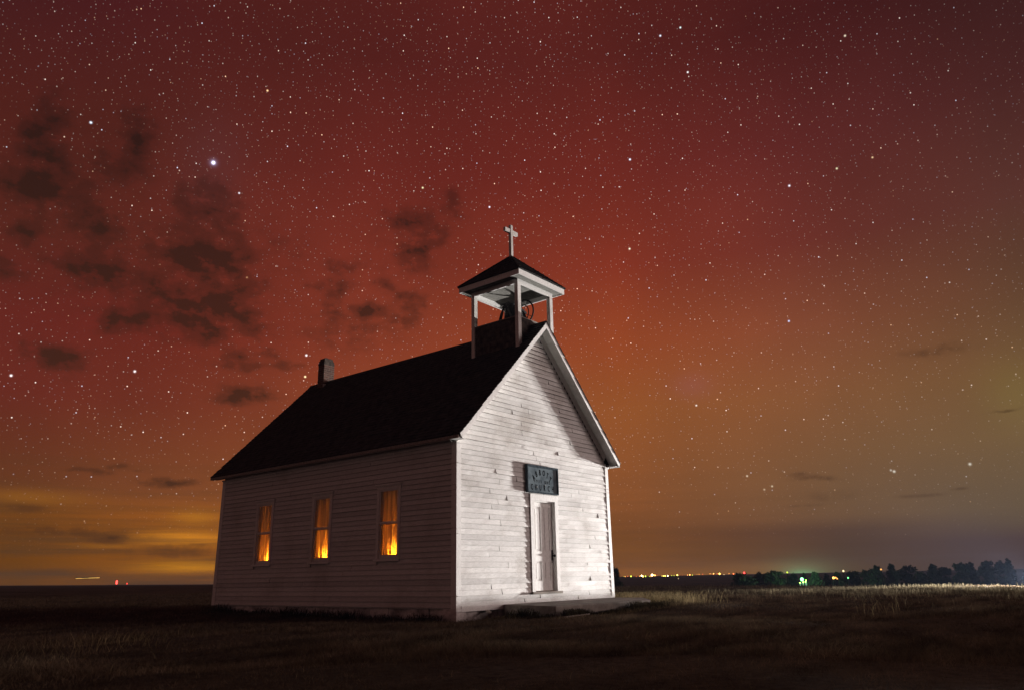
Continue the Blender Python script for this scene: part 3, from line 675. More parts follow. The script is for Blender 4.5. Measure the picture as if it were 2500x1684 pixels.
# ---------------------------------------------------------------- trees
def at(az,el,D):
    a,e=R(az),R(el); return Vector((CAM.x+D*math.sin(a),CAM.y+D*math.cos(a),CAM.z+D*math.tan(e)))
def tree(az,eltop,haz,kind,D,label,cat,name,group=None,seed=0):
    r=random.Random(seed); p=at(az,0,D); zb=float(terrain(p.x,p.y)); zt=CAM.z+D*math.tan(R(eltop+(.13 if kind in 'bp' else .06))); hw=D*math.tan(R(haz)); hw=hw*1.32; Ht=zt-zb
    root=empty(name,(p.x,p.y,zb),label=label,cat=cat,group=group)
    side=Vector((math.cos(R(az)),-math.sin(R(az)),0)); fw=Vector((math.sin(R(az)),math.cos(R(az)),0))
    mb=MB(); tr=max(.12,hw*.06); base=Vector((p.x,p.y,zb-.2))
    mb.tube([base,base+Vector((.05,0,Ht*.3)),base+Vector((0,.1,Ht*.62))],[tr,tr*.75,tr*.3],8)
    cl=[]
    nb=26 if kind in 'bp' else 15
    for i in range(nb):
        t=(i+.5)/nb
        if kind=='c':
            zc=Ht*(.12+.84*t); rad=hw*(1.15-.95*t**1.2); a=i*2.4; off=rad*.5; cr=max(rad*.6,hw*.15)
        elif kind=='bush': zc=Ht*.45; a=i*2.4; off=hw*.7*math.sqrt(t); cr=hw*.38
        else:
            q=r.random(); zc=Ht*(.12+.80*q); env=math.sqrt(max(.12,1-((q-.35)/.72)**2)); a=i*2.4
            off=hw*env*math.sqrt(r.random())*.78; cr=hw*r.uniform(.2,.36)*(.7+.3*env)
        cr=min(cr,Ht*.24) if kind!='bush' else min(cr,Ht*.5)
        c=base+side*(math.cos(a)*off)+fw*(math.sin(a)*off)+Vector((0,0,zc)); c.z=min(c.z,zt-cr*.85); cl.append((c,cr))
        if i%3==0 and kind!='bush': mb.tube([base+Vector((0,0,Ht*.3)),(base+Vector((0,0,Ht*.42))+c)/2,c],[tr*.4,tr*.25,tr*.08],5)
    mb.build('trunk',M['bark'],root)
    mb=MB()
    for c,cr in cl:
        nl=int(95 if kind!='bush' else 70)
        sz=max(.22,cr*.2)
        for _ in range(nl):
            dv=Vector((r.gauss(0,1),r.gauss(0,1),r.gauss(0,1))).normalized()*cr*(r.random()**.45)*(r.uniform(.8,1.15) if r.random()<.85 else r.uniform(1.1,1.5)); dv.z*=.85
            q=c+dv; u=Vector((r.gauss(0,1),r.gauss(0,1),r.gauss(0,1))).normalized(); v=u.orthogonal().normalized(); s=sz*r.uniform(.5,1.2)
            mb.add([q-u*s-v*s*.5,q+u*s*.8-v*s*.6,q+u*s+v*s*.5,q-u*s*.7+v*s*.6],[(0,1,2,3)])
    mb.build('crown',M['leaf'],root)
TREES=[(67.394,-0.210,0.773,'b'),(68.687,-0.097,0.545,'p'),(69.584,-0.059,0.647,'b'),(70.659,-0.325,0.479,'b'),(71.50,-0.151,0.185,'c'),(72.191,-0.111,0.470,'c'),(72.920,-0.259,0.310,'c'),(73.616,-0.139,0.409,'c'),(74.659,-0.212,0.553,'b'),(75.561,-0.071,0.496,'b'),(76.081,0.259,0.443,'c'),(76.987,0.342,0.436,'c'),(78.118,0.160,0.781,'b'),(79.412,0.257,0.509,'c'),(80.105,-0.037,0.457,'b'),(81.015,0.194,0.538,'b'),(81.575,0.355,0.311,'c'),(82.415,0.382,0.479,'b'),(83.325,0.260,0.555,'b'),(83.603,0.522,0.298,'c'),(84.9,0.210,0.60,'b')]
LAB=['low bushy dark tree at the left end of the tree line','broad dark tree beside the low bushy one, left part of the tree line','wide rounded dark tree just left of the green yard light gap','small dark tree immediately left of the green yard light','slim little tree silhouetted directly behind the green yard light','upright dark tree immediately right of the green yard light','narrow dark tree between the green and orange yard lights','upright dark tree right behind the orange farm lights','rounded low tree right of the small green farm light','bushy dark tree at the foot of the rising tree line','pointed tree with a tiny orange light on its left shoulder','tall flat-topped dark tree, first tall one of the right group','very wide domed dark tree in the middle of the right group','pointed dark tree right of the very wide domed tree','low dark tree filling the dip right of the pointed one','bluish rounded tree left of the second pointed spire','second narrow spire tree in the right group','feathery round-topped tree right of the second spire','wide hazy tree under the tallest spire at far right','tallest narrow spire tree near the right edge of the photo','hazy rounded tree cut off by the right edge of the photo']
for i,(a,e,hz,k) in enumerate(TREES):
    tree(a,e,hz,k,172+ (i*37%23),LAB[i],'tree','broadleaf_tree' if k!='c' else 'cedar_tree','trees along the right horizon',seed=100+i)
tree(58.35,.40,.62,'b',150,'dark tree peeking out behind the right corner of the church','tree','broadleaf_tree',seed=55)
tree(64.0,-.79,.36,'bush',120,'left low dark bush in the dip of the field','bush','bush','bushes in the dip',seed=56)
tree(64.45,-.83,.30,'bush',122,'right low dark bush in the dip of the field','bush','bush','bushes in the dip',seed=57)

# ---------------------------------------------------------------- distant lamps
EC={'O':(1,.42,.10),'G':(.55,.75,.06),'R':(1,.16,.05),'W':(1,.78,.42),'Y':(1,.75,.12)}
NM={'O':'orange','G':'yellow-green','R':'reddish','W':'warm white','Y':'yellow'}
EM={}
def em(c,s):
    k=(c,round(s,1))
    if k not in EM: EM[k]=emis('lamp glow %s %.1f'%(NM.get(c,c),s),EC[c],s)
    return EM[k]
EC['green']=(.22,1,.34); NM['green']='green'; EC['red']=(1,.06,.05); NM['red']='red'
def lamp(p,r_,c,s,name='street_lamp',label='',group=None,cat='lamp',pole=4):
    zg=float(terrain(p.x,p.y)); zg=min(zg,p.z-r_*1.5)
    root=empty(name,(p.x,p.y,zg),label=label,group=group,cat=cat)
    MB().tube([(p.x,p.y,zg-.1),(p.x,p.y,p.z-r_*.5)],.12,6).build('pole',M['iron'],root)
    MB().lathe((p.x,p.y,p.z-r_),[(r_*.2,0),(r_*.7,r_*.3),(r_,r_),(r_*.7,r_*1.7),(r_*.2,r_*2)],8).build('lamp_globe',em(c,s),root)
TOWN=[(58.403,-0.219,'O',3.0),(59.035,-0.209,'G',1.4),(59.147,-0.216,'O',2.0),(59.330,-0.204,'R',1.8),(59.567,-0.211,'G',3.0),(59.944,-0.223,'R',1.6),(60.196,-0.212,'O',2.0),(60.337,-0.182,'W',3.2),(60.431,-0.229,'Y',3.0),(60.612,-0.227,'G',2.8),(60.890,-0.232,'G',1.8),(60.986,-0.240,'O',2.0),(61.090,-0.147,'W',4.6),(61.227,-0.169,'O',3.2),(61.324,-0.171,'O',2.4),(61.461,-0.189,'R',1.3),(61.804,-0.222,'Y',1.8),(61.928,-0.225,'Y',2.2),(62.025,-0.224,'Y',2.2),(62.203,-0.227,'W',2.4),(62.479,-0.214,'G',1.6),(62.658,-0.209,'G',1.7),(62.888,-0.184,'Y',2.8),(63.072,-0.184,'R',1.3),(63.250,-0.180,'R',1.1),(63.603,-0.194,'O',2.0),(63.767,-0.187,'O',2.6),(63.948,-0.201,'G',2.0),(64.279,-0.159,'O',1.5),(64.421,-0.157,'O',1.6),(64.677,-0.162,'R',1.8),(65.187,-0.137,'O',1.7),(65.261,-0.147,'O',1.5),(65.429,-0.137,'O',2.2),(65.682,-0.146,'R',2.0),(65.844,-0.149,'Y',3.4),(66.144,-0.211,'W',1.4),(66.498,-0.153,'O',1.6),(66.801,-0.167,'R',2.8),(66.999,-0.136,'R',1.4)]
UNI={58.403:'bright orange town light nearest the church corner',59.567:'bright yellow-green light near the left end of the town row',60.337:'warm white bright light left of the big central one',60.431:'yellow light touching the warm white one in the town row',60.612:'yellow-green light right beside the bright pair in the town row',61.090:'largest and brightest warm white light of the town row',61.227:'orange light touching the largest town light',62.203:'lone pale white light mid-row in the distant town',62.888:'bright yellow light above the stray field lamp',63.767:'bright orange light right of mid-row in the town',65.844:'large yellow light near the right end of the town row',66.801:'large reddish-orange light last before the dark trees',66.144:'faint white light sitting just below the town row'}
for (a,e,c,s) in TOWN:
    D=860+ (int(a*1000)%80); rad=s*.5/1807*D
    lab=UNI.get(a); grp='lights of the distant town'
    if lab is None: lab='small dim %s light in the distant town row'%NM[c]; grp='small %s lights of the distant town'%NM[c]
    st={'W':9,'Y':6,'O':4.5,'G':3.5,'R':3}[c]*(.25 if s<1.6 else .6 if s<2.1 else 1.3)
    lamp(at(a,e+.015,D),rad,c,st,label=lab,group=grp)
lamp(at(62.942,-.409,500),.35,'W',.5,label='faint pale lamp on the dark plain below the town row',name='yard_lamp')
D=168
lamp(at(71.321,-.606,D),.36,'green',3.5,name='yard_lamp',label='brilliant green-white yard light glowing between the trees')
for i,(a,e,r_) in enumerate(((71.16,-.833,.10),(71.377,-.796,.10),(71.539,-.771,.11),(71.579,-.664,.08))):
    lamp(at(a,e,D-3),r_,'G',.9,name='ground_lamp',label='small yellow-green light just below the green yard light',group='small lights below the green yard light')
lamp(at(73.349,-.545,D-6),.24,'O',3.5,name='yard_lamp',label='left, larger of the orange farm lights in front of the dark tree')
lamp(at(73.48,-.534,D-6),.16,'O',2.5,name='yard_lamp',label='middle one of the three orange farm lights')
lamp(at(73.573,-.602,D-6),.15,'O',2,name='yard_lamp',label='right, smallest of the orange farm lights')
lamp(at(74.259,-.56,D-6),.16,'green',2,name='yard_lamp',label='small green farm light right of the orange ones')
lamp(at(74.028,-.109,230),.26,'W',2,name='yard_lamp',label='pale warm light just above the tree tops')
lamp(at(70.417,-.128,230),.24,'G',2,name='yard_lamp',label='yellow-green light above the small tree left of the yard light')
lamp(at(67.54,-.114,200),.28,'red',4,name='red_beacon',label='red light on top of the low bushy tree line end')
lamp(at(76.358,-.058,165),.16,'O',1.6,name='yard_lamp',label='tiny orange light on the shoulder of the pointed tree')
# radio masts with red beacons at the left horizon
for (a,els_,lab) in ((23.888,(.146,.03),'left radio mast with two stacked red beacons on the left horizon'),(24.507,(-.01,),'right shorter mast with a single dim red beacon on the left horizon')):
    D=900; p=at(a,els_[0],D); zg=float(terrain(p.x,p.y))-.5
    root=empty('radio_mast',(p.x,p.y,zg),label=lab,cat='mast')
    mb=MB(); q=Vector((p.x,p.y,0)); s_=.35
    for dx,dy in ((-s_,-s_),(s_,-s_),(0,s_)): mb.bar((p.x+dx,p.y+dy,zg-.5),(p.x+dx*.3,p.y+dy*.3,p.z),.08)
    for kz in range(4):
        z_=zg+(p.z-zg)*kz/4; mb.bar((p.x-s_,p.y-s_,z_),(p.x+s_*.8,p.y-s_*.8,z_+.8),.05)
    mb.build('mast',M['iron'],root)
    for e in els_:
        pz=at(a,e,D); rr_=.95 if len(els_)>1 else .75
        MB().lathe((p.x,p.y,pz.z-rr_),[(rr_*.4,0),(rr_,rr_*.6),(rr_,rr_*1.4),(rr_*.4,rr_*2)],8).build('beacon',em('red',5.0 if len(els_)>1 else 1.6),root)
# aircraft low over the left horizon, a glowing row added to draw its light trail
pa,pb=at(21.49,.369,860),at(22.879,.395,860)
ax=(pb-pa).normalized(); mid_=(pa+pb)/2; ln=(pb-pa).length; nrm=Vector((-ax.y,ax.x,0)).normalized()
if nrm.dot(mid_-CAM)>0: nrm=-nrm
air=empty('aircraft',tuple(mid_),label='aircraft low over the left horizon, seen as a short yellow streak of lights',cat='aircraft')
n=9; MB().tube([mid_+ax*ln*(i/(n-1)-.5)*1.08 for i in range(n)],[.12,.55,.75,.8,.8,.8,.7,.45,.12],10).build('fuselage',M['iron'],air)
for sg in (-1,1): MB().hexa([mid_+ax*1.5,mid_-ax*2.5,mid_-ax*4.5+nrm*sg*9,mid_-ax*3.5+nrm*sg*9]+[v+Vector((0,0,.18)) for v in (mid_+ax*1.5,mid_-ax*2.5,mid_-ax*4.5+nrm*sg*9,mid_-ax*3.5+nrm*sg*9)]).build('wing',M['iron'],air)
t_=mid_-ax*ln*.47; MB().hexa([t_,t_+ax*2.2,t_+ax*2.2+nrm*.1,t_+nrm*.1]+[v+Vector((0,0,1.5)) for v in (t_-ax*.8,t_+ax*.4,t_+ax*.4+nrm*.1,t_-ax*.8+nrm*.1)]).build('tail_fin',M['iron'],air)
mb=MB()
for i in range(30):
    c_=mid_+ax*ln*(i/29-.5)*.94+nrm*.72; mb.bar(c_-ax*.22,c_+ax*.22,.25,.5)
EC['trail']=(1,.6,.15); NM['trail']='light trail'
mb.build('trail_light',em('trail',1.5),air)

# ---------------------------------------------------------------- sky: aurora, cloud scraps and stars, all by direction
ELS= [-0.6, 0.6, 1.6, 2.6, 3.6, 4.6, 6, 8, 12, 17, 23, 30, 38]
COLS=[
(11,[[0.1384,0.0482,0.0044],[0.1384,0.0482,0.0044],[0.1458,0.0482,0.0047],[0.1549,0.0482,0.005],[0.1668,0.0542,0.007],[0.152,0.0505,0.011],[0.1291,0.0395,0.0142],[0.1257,0.0306,0.0136],[0.1261,0.0202,0.0132],[0.1252,0.0195,0.0134],[0.096,0.0188,0.0116],[0.0842,0.0146,0.0103],[0.0551,0.0103,0.0116]]),
(18,[[0.1425,0.0492,0.0044],[0.1444,0.0497,0.0044],[0.1557,0.0508,0.0048],[0.1688,0.0522,0.0054],[0.1808,0.0568,0.007],[0.1721,0.0562,0.0106],[0.1407,0.044,0.0152],[0.1387,0.036,0.0147],[0.1368,0.0235,0.0139],[0.1398,0.02,0.0136],[0.1145,0.0209,0.0128],[0.0873,0.0163,0.0108],[0.0642,0.0103,0.0109]]),
(25,[[0.209,0.0665,0.0049],[0.2106,0.0669,0.0049],[0.2413,0.0739,0.0064],[0.2724,0.081,0.0078],[0.2826,0.0834,0.0097],[0.2503,0.0752,0.0131],[0.1914,0.0582,0.0193],[0.1848,0.0492,0.0183],[0.1718,0.0324,0.0164],[0.1625,0.0229,0.0139],[0.1354,0.0229,0.0136],[0.0982,0.0178,0.0121],[0.0747,0.0121,0.0102]]),
(32,[[0.2494,0.077,0.0062],[0.2538,0.0781,0.0065],[0.2872,0.0869,0.0084],[0.3199,0.0956,0.0104],[0.3281,0.0972,0.0124],[0.2896,0.0856,0.0152],[0.2315,0.0697,0.0208],[0.2221,0.0606,0.0204],[0.2128,0.0445,0.0189],[0.1978,0.0313,0.016],[0.1586,0.025,0.0142],[0.118,0.0185,0.0129],[0.0818,0.0135,0.0107]]),
(39,[[0.2575,0.079,0.0088],[0.2629,0.0808,0.0093],[0.2842,0.0878,0.0113],[0.3053,0.0946,0.0132],[0.3095,0.0955,0.015],[0.2862,0.0868,0.017],[0.2535,0.0772,0.0208],[0.2511,0.0703,0.0211],[0.2551,0.0583,0.021],[0.2386,0.0416,0.0187],[0.1845,0.0286,0.0153],[0.1374,0.0193,0.0131],[0.0907,0.0142,0.0113]]),
(46,[[0.2608,0.0817,0.0113],[0.2638,0.083,0.012],[0.2718,0.0865,0.0136],[0.2796,0.0898,0.0151],[0.2817,0.0896,0.0168],[0.2755,0.0853,0.0185],[0.2622,0.0807,0.021],[0.2672,0.0766,0.0214],[0.2809,0.0691,0.0218],[0.2672,0.0497,0.0195],[0.206,0.0314,0.0159],[0.1489,0.0201,0.0134],[0.0966,0.0147,0.0117]]),
(53,[[0.257,0.0856,0.014],[0.2523,0.084,0.0143],[0.2431,0.081,0.015],[0.2342,0.078,0.0157],[0.2436,0.0788,0.0174],[0.2566,0.0806,0.0193],[0.2571,0.0802,0.0212],[0.2676,0.0792,0.0211],[0.2883,0.0771,0.021],[0.2822,0.0553,0.0182],[0.2202,0.0328,0.0156],[0.1528,0.0206,0.0136],[0.098,0.0151,0.0118]]),
(60,[[0.2366,0.0848,0.0166],[0.2239,0.08,0.0167],[0.2035,0.0723,0.0169],[0.1831,0.0646,0.017],[0.2132,0.0718,0.0197],[0.237,0.0781,0.0216],[0.2493,0.0812,0.0227],[0.2637,0.0823,0.0221],[0.292,0.0845,0.0209],[0.2938,0.0596,0.0174],[0.2291,0.0327,0.0155],[0.1529,0.0208,0.0138],[0.0968,0.0151,0.0117]]),
(67,[[0.1604,0.0682,0.0191],[0.1521,0.0638,0.0201],[0.1406,0.058,0.0213],[0.1289,0.0522,0.0225],[0.1864,0.075,0.0284],[0.204,0.0821,0.0303],[0.2172,0.0861,0.031],[0.2323,0.0862,0.0292],[0.2593,0.0846,0.026],[0.2647,0.0631,0.0238],[0.1964,0.0327,0.0188],[0.1342,0.0205,0.0158],[0.0861,0.0141,0.0119]]),
(74,[[0.0936,0.0523,0.0228],[0.0906,0.0494,0.0251],[0.087,0.046,0.0276],[0.0984,0.0504,0.0312],[0.1606,0.0817,0.0387],[0.1716,0.0874,0.0398],[0.1845,0.0905,0.0392],[0.2003,0.0899,0.0361],[0.2252,0.0849,0.0318],[0.2323,0.0665,0.0307],[0.1604,0.0308,0.0213],[0.1153,0.02,0.0174],[0.0717,0.0125,0.0116]]),
(81,[[0.0746,0.0422,0.0304],[0.0778,0.0449,0.0357],[0.0804,0.0472,0.0406],[0.1086,0.0668,0.0467],[0.1398,0.0868,0.0499],[0.1468,0.0892,0.0489],[0.1586,0.0913,0.0461],[0.1754,0.0938,0.0419],[0.1888,0.0863,0.0351],[0.1729,0.0608,0.0294],[0.129,0.0323,0.0232],[0.0943,0.0198,0.0178],[0.0536,0.0103,0.0104]]),
(88,[[0.0648,0.0369,0.0343],[0.0724,0.044,0.0427],[0.079,0.0501,0.0499],[0.1173,0.0844,0.0571],[0.1253,0.0887,0.0558],[0.1307,0.0897,0.0535],[0.1423,0.0936,0.0501],[0.1585,0.099,0.0452],[0.1463,0.0831,0.0354],[0.1175,0.0548,0.0285],[0.0988,0.0325,0.0244],[0.0689,0.0181,0.0163],[0.0413,0.0103,0.0107]]),
(95,[[0.0652,0.0373,0.0348],[0.0741,0.0455,0.0445],[0.0879,0.0581,0.0525],[0.1234,0.0887,0.057],[0.1273,0.0887,0.0545],[0.1364,0.0916,0.0518],[0.1491,0.0959,0.048],[0.1669,0.1018,0.0427],[0.1349,0.0731,0.0319],[0.1101,0.046,0.0277],[0.0871,0.0268,0.0227],[0.0474,0.0142,0.0136],[0.0319,0.0103,0.011]]),
]
CLOUDS=[[15.38,27.46,1.09,2.8,0.7],[15.97,25.3,1.96,0.98,0.9],[13.83,25.01,0.92,0.63,0.7],[21.08,29.29,1.1,1.6,0.8],[20.23,27.42,1.62,0.8,0.4],[19.34,23.56,1.16,1.34,0.7],[15.81,22.25,0.71,0.65,0.6],[15.03,19.59,1.03,0.52,0.8],[19.5,20.63,1.14,0.81,0.9],[21.29,20.35,1.18,0.69,0.8],[22.23,17.32,1.17,0.61,0.85],[26.84,26.27,1.49,1.71,0.6],[25.78,22.54,2.31,0.86,0.8],[28.2,22.38,1.78,1.46,0.8],[25.79,18.82,2.11,1.15,0.95],[28.54,19.14,1.46,0.88,0.7],[27.55,17.23,1.14,0.64,0.7],[30.75,17.9,1.04,0.74,0.6],[30.21,20.54,1.2,0.59,0.5],[19.06,14.2,1.08,0.67,0.8],[17.77,14.6,0.82,0.53,0.6],[29.48,15.46,0.81,0.53,0.5],[30.46,12.94,1.44,0.47,0.8],[32.08,13.04,1.03,0.36,0.7],[33.15,15.27,1.05,0.27,0.4],[42.65,27.0,1.1,0.61,0.7],[43.61,24.24,1.16,1.06,0.6],[44.78,25.51,1.03,0.77,0.4],[46.74,28.01,1.05,1.23,0.35],[37.15,21.5,0.84,0.61,0.6],[39.31,19.65,0.91,0.5,0.7],[36.89,19.83,0.8,0.49,0.6],[42.45,20.93,0.93,0.5,0.6],[43.2,19.95,0.83,0.56,0.6],[42.08,18.88,0.98,0.38,0.5],[22.09,7.2,0.78,0.19,0.8],[20.98,7.39,0.72,0.16,0.6],[23.15,7.61,0.62,0.22,0.55],[25.52,6.63,1.09,0.3,0.75],[27.32,6.68,0.8,0.22,0.6],[24.75,7.32,0.51,0.11,0.5],[20.54,3.3,4.06,0.31,0.45],[23.0,2.77,0.97,0.24,0.5],[27.26,2.03,2.88,0.38,0.45],[17.64,4.72,1.77,0.23,0.4],[24.39,2.96,1.5,0.13,0.3],[27.99,2.43,2.65,0.1,0.3],[73.16,6.14,1.59,0.2,0.4],[71.72,6.46,1.09,0.14,0.3],[73.8,4.88,1.31,0.33,0.3],[79.64,4.61,1.42,0.13,0.4],[81.67,4.89,0.57,0.1,0.4],[84.98,9.61,0.98,0.1,0.4],[82.2,13.89,2.12,0.38,0.3],[72.0,4.33,1.21,0.1,0.25],[16.05,26.25,3.78,3.88,0.13],[26.94,22.8,4.77,4.34,0.13],[20.46,19.51,5.89,4.39,0.1],[40.88,20.4,5.65,3.74,0.1],[28.65,17.7,5.96,2.64,0.1],[42.71,26.06,4.14,2.78,0.12],[38.4,17.8,2.89,1.24,0.3],[32.91,24.12,1.9,1.19,0.15],[40.49,21.94,0.73,0.43,0.5],[35.0,21.59,0.63,0.36,0.4],[31.73,16.17,0.77,0.36,0.4],[23.87,20.04,0.71,0.45,0.5],[30.37,14.87,0.87,0.36,0.5],[17.75,20.68,0.58,0.37,0.4],[37.47,23.31,1.31,0.43,0.4]]
GLOWS=[[71.37,-0.25,2.09,0.92,0.015,0.085,0.045],[71.34,-0.47,0.9,0.43,0.05,0.3,0.14],[27.63,2.89,2.91,0.49,0.4,0.155,0.005],[28.53,1.02,3.19,0.38,0.3,0.13,0.0],[28.33,4.3,1.6,0.55,0.12,0.055,0.0],[17.98,5.39,3.19,0.51,0.09,0.036,0.0],[22.77,2.38,1.69,0.16,0.1,0.04,0],[85.96,10.61,1.91,2.05,0.012,0.018,0.0],[65.14,13.48,1.52,0.92,0.007,0.004,0.018],[61.32,-0.21,7.38,0.34,0.1,0.035,0.0],[68.49,0.21,4.56,0.39,0.06,0.03,0.01],[26.82,29.18,2.44,3.09,0.006,0.006,0.008]]  # the green entries paint the yard lamp's halo into the sky
STARS=[[26.815,29.184,0.174,5,5,7],[26.815,29.184,0.444,0.25,0.25,0.4],[43.743,29.171,0.101,2.4,2.3,1.3],[74.16,27.029,0.108,3,3,3.4],[77.748,27.494,0.101,2.4,2.4,1.5],[61.158,24.156,0.101,2.4,2.4,1.8],[61.739,30.722,0.108,2.4,2.8,3.4],[67.063,39.149,0.101,2.4,3,3],[65.251,38.876,0.108,2.4,2.6,3],[67.292,36.144,0.101,3,3,3],[18.061,29.983,0.114,2.6,3,3.6],[30.374,34.719,0.101,3,1.8,0.9],[72.754,17.473,0.095,1.5,2,3],[80.31,27.65,0.095,2.5,1.8,1],[82.63,6.4,0.127,3,3,2.6],[78.133,6.291,0.12,3,3,2.6],[77.946,6.388,0.095,2,2,1.8],[70.11,5.799,0.095,2.4,2.2,1.6],[69.551,5.598,0.095,2,1.7,1.2],[23.257,14.068,0.108,3,2.8,2.8],[34.994,16.177,0.108,3,3,3],[35.008,14.588,0.101,3,2.6,1.4],[30.146,21.489,0.095,2.6,1.5,0.7],[22.921,20.783,0.095,2.6,1.5,0.7],[28.963,27.406,0.095,2.6,2.6,2.8],[79.968,35.837,0.108,2.8,2.4,1.8],[16.066,12.954,0.101,3,2.8,2.8],[49.481,27.837,0.095,2.6,2.6,3],[68.469,6.62,0.095,2.4,2.1,1.6],[65.341,11.993,0.089,2,2,1.8]]

# the rest of the sky, outside this view (azimuth, then colours at the same elevations)
BACK=[(125,[(.05,.035,.03)]*6+[(.06,.035,.03)]*3+[(.06,.02,.018)]*4),(200,[(.10,.055,.048)]*7+[(.09,.045,.038)]*3+[(.05,.018,.017)]*3),
(290,[(.26,.15,.125)]*8+[(.17,.09,.08)]*2+[(.055,.022,.019)]*3)]
w=bpy.data.worlds.new('World'); sc.world=w; w.use_nodes=True; t=w.node_tree; t.nodes.clear()
def MT(op,a,b=None,c=None,clamp=False):
    n=nd(t,'ShaderNodeMath',operation=op); n.use_clamp=clamp
    for i,x in enumerate((a,b,c)):
        if x is None: continue
        if hasattr(x,'links'): t.links.new(x,n.inputs[i])
        else: n.inputs[i].default_value=x
    return n.outputs[0]
def VM(op,a,b=None,c=None):
    n=nd(t,'ShaderNodeVectorMath',operation=op)
    for i,x in enumerate((a,b,c)):
        if x is None: continue
        if hasattr(x,'links'): t.links.new(x,n.inputs[i])
        else: n.inputs[i].default_value=x
    return n.outputs['Value'] if op in ('DOT_PRODUCT','LENGTH') else n.outputs[0]
tc=nd(t,'ShaderNodeTexCoord'); dirv=VM('NORMALIZE',tc.outputs['Generated']); sp=nd(t,'ShaderNodeSeparateXYZ'); t.links.new(dirv,sp.inputs[0])
az=MT('MULTIPLY',MT('ARCTAN2',sp.outputs[0],sp.outputs[1]),57.29578); el=MT('MULTIPLY',MT('ARCSINE',sp.outputs[2]),57.29578)
azw=MT('FLOORED_MODULO',MT('SUBTRACT',az,11.0),360.0)          # degrees clockwise from 11
fel=MT('DIVIDE',MT('ADD',el,2.0),42.0,clamp=True)
stops=lambda row:[(max(0,(e+2)/42.0),tuple(c)) for e,c in zip(ELS,row)]
cols=[(a-11,row) for a,row in COLS]+[(a-11,row) for a,row in BACK]+[(360,COLS[0][1])]
cur=None
for i,(a,row) in enumerate(cols):
    r_=ramp(t,fel,[(.0,(.012,.008,.006)),(.02,(.02,.012,.008))]+stops(row),'LINEAR').outputs[0]
    if cur is None: cur=r_; pa_=a; continue
    mr=nd(t,'ShaderNodeMapRange'); mr.interpolation_type='SMOOTHSTEP' if a-pa_>10 else 'LINEAR'
    t.links.new(azw,mr.inputs[0]); mr.inputs[1].default_value=pa_; mr.inputs[2].default_value=a
    cur=mix(t,mr.outputs[0],cur,r_); pa_=a
# angular coordinates for glows and clouds (slightly warped by noise)
cb=nd(t,'ShaderNodeCombineXYZ'); t.links.new(az,cb.inputs[0]); t.links.new(el,cb.inputs[1]); ae=cb.outputs[0]
def field(vec,scale,det=4,rough=.55):
    n=nd(t,'ShaderNodeTexNoise'); n.inputs['Scale'].default_value=scale; n.inputs['Detail'].default_value=det; n.inputs['Roughness'].default_value=rough
    t.links.new(vec,n.inputs['Vector']); return n
wn=field(ae,.22,5,.6); wv=VM('MULTIPLY',VM('SUBTRACT',wn.outputs['Color'],(.5,.5,.5)),(5.0,2.4,0)); 
damp=MT('MULTIPLY_ADD',MT('DIVIDE',el,14.0,clamp=True),.85,.15)
sc_=nd(t,'ShaderNodeVectorMath',operation='SCALE'); t.links.new(wv,sc_.inputs[0]); t.links.new(damp,sc_.inputs[3]); warp=VM('ADD',ae,sc_.outputs[0])
def gauss(vec,a,e,sa,se,p=1.0):
    inv=(1/sa,1/se,0); v=VM('MULTIPLY_ADD',vec,inv,(-a/sa,-e/se,0)); q=VM('DOT_PRODUCT',v,v); return MT('POWER',.3679,q)
for (a,e,sa,se,r0,g0,b0) in GLOWS:
    g_=gauss(ae,a,e,sa,se); sc2=nd(t,'ShaderNodeVectorMath',operation='SCALE'); sc2.inputs[0].default_value=(r0,g0,b0); t.links.new(g_,sc2.inputs[3]); cur=VM('ADD',cur,sc2.outputs[0])
# very soft large-scale unevenness and faint low stratus streaks
big=field(ae,.06,3); cur=mix(t,1.0,cur,ramp(t,big.outputs['Fac'],[(.3,(.88,.90,.92)),(.7,(1.08,1.08,1.10))]).outputs[0],'MULTIPLY')
st=nd(t,'ShaderNodeMapping'); st.inputs['Scale'].default_value=(.055,1.15,1); st.inputs['Rotation'].default_value=(0,0,R(-3)); t.links.new(ae,st.inputs[0]); sn=field(st.outputs[0],1.0,5,.6)
lowm=MT('MULTIPLY',MT('SUBTRACT',1.0,MT('DIVIDE',el,9.0,clamp=True)),MT('SUBTRACT',1.0,MT('DIVIDE',azw,70.0,clamp=True)))
sf=MT('MULTIPLY',ramp(t,sn.outputs['Fac'],[(.42,(0,0,0)),(.62,(1,1,1))]).outputs[0],MT('MULTIPLY',lowm,1.1,clamp=True)); cur=mix(t,sf,cur,(.085,.040,.016))
cf=0.0
for (a,e,sa,se,wgt) in CLOUDS:
    g_=gauss(warp if e>6 else ae,a,e,sa*1.12,se*1.12); cf=MT('MULTIPLY_ADD',g_,wgt,cf)
cn=field(VM('MULTIPLY',ae,(1.0,1.5,1.0)),.62,8,.6); cf2=MT('MULTIPLY',cf,MT('MULTIPLY_ADD',cn.outputs['Fac'],4.4,-1.3))
cf3=ramp(t,cf2,[(.0,(0,0,0)),(.5,(.46,.46,.46)),(1.0,(.82,.82,.82))],'EASE').outputs[0]
ccol=mix(t,MT('DIVIDE',el,30.0,clamp=True),(.055,.023,.012),(.017,.008,.006)); cur=mix(t,cf3,cur,ccol)
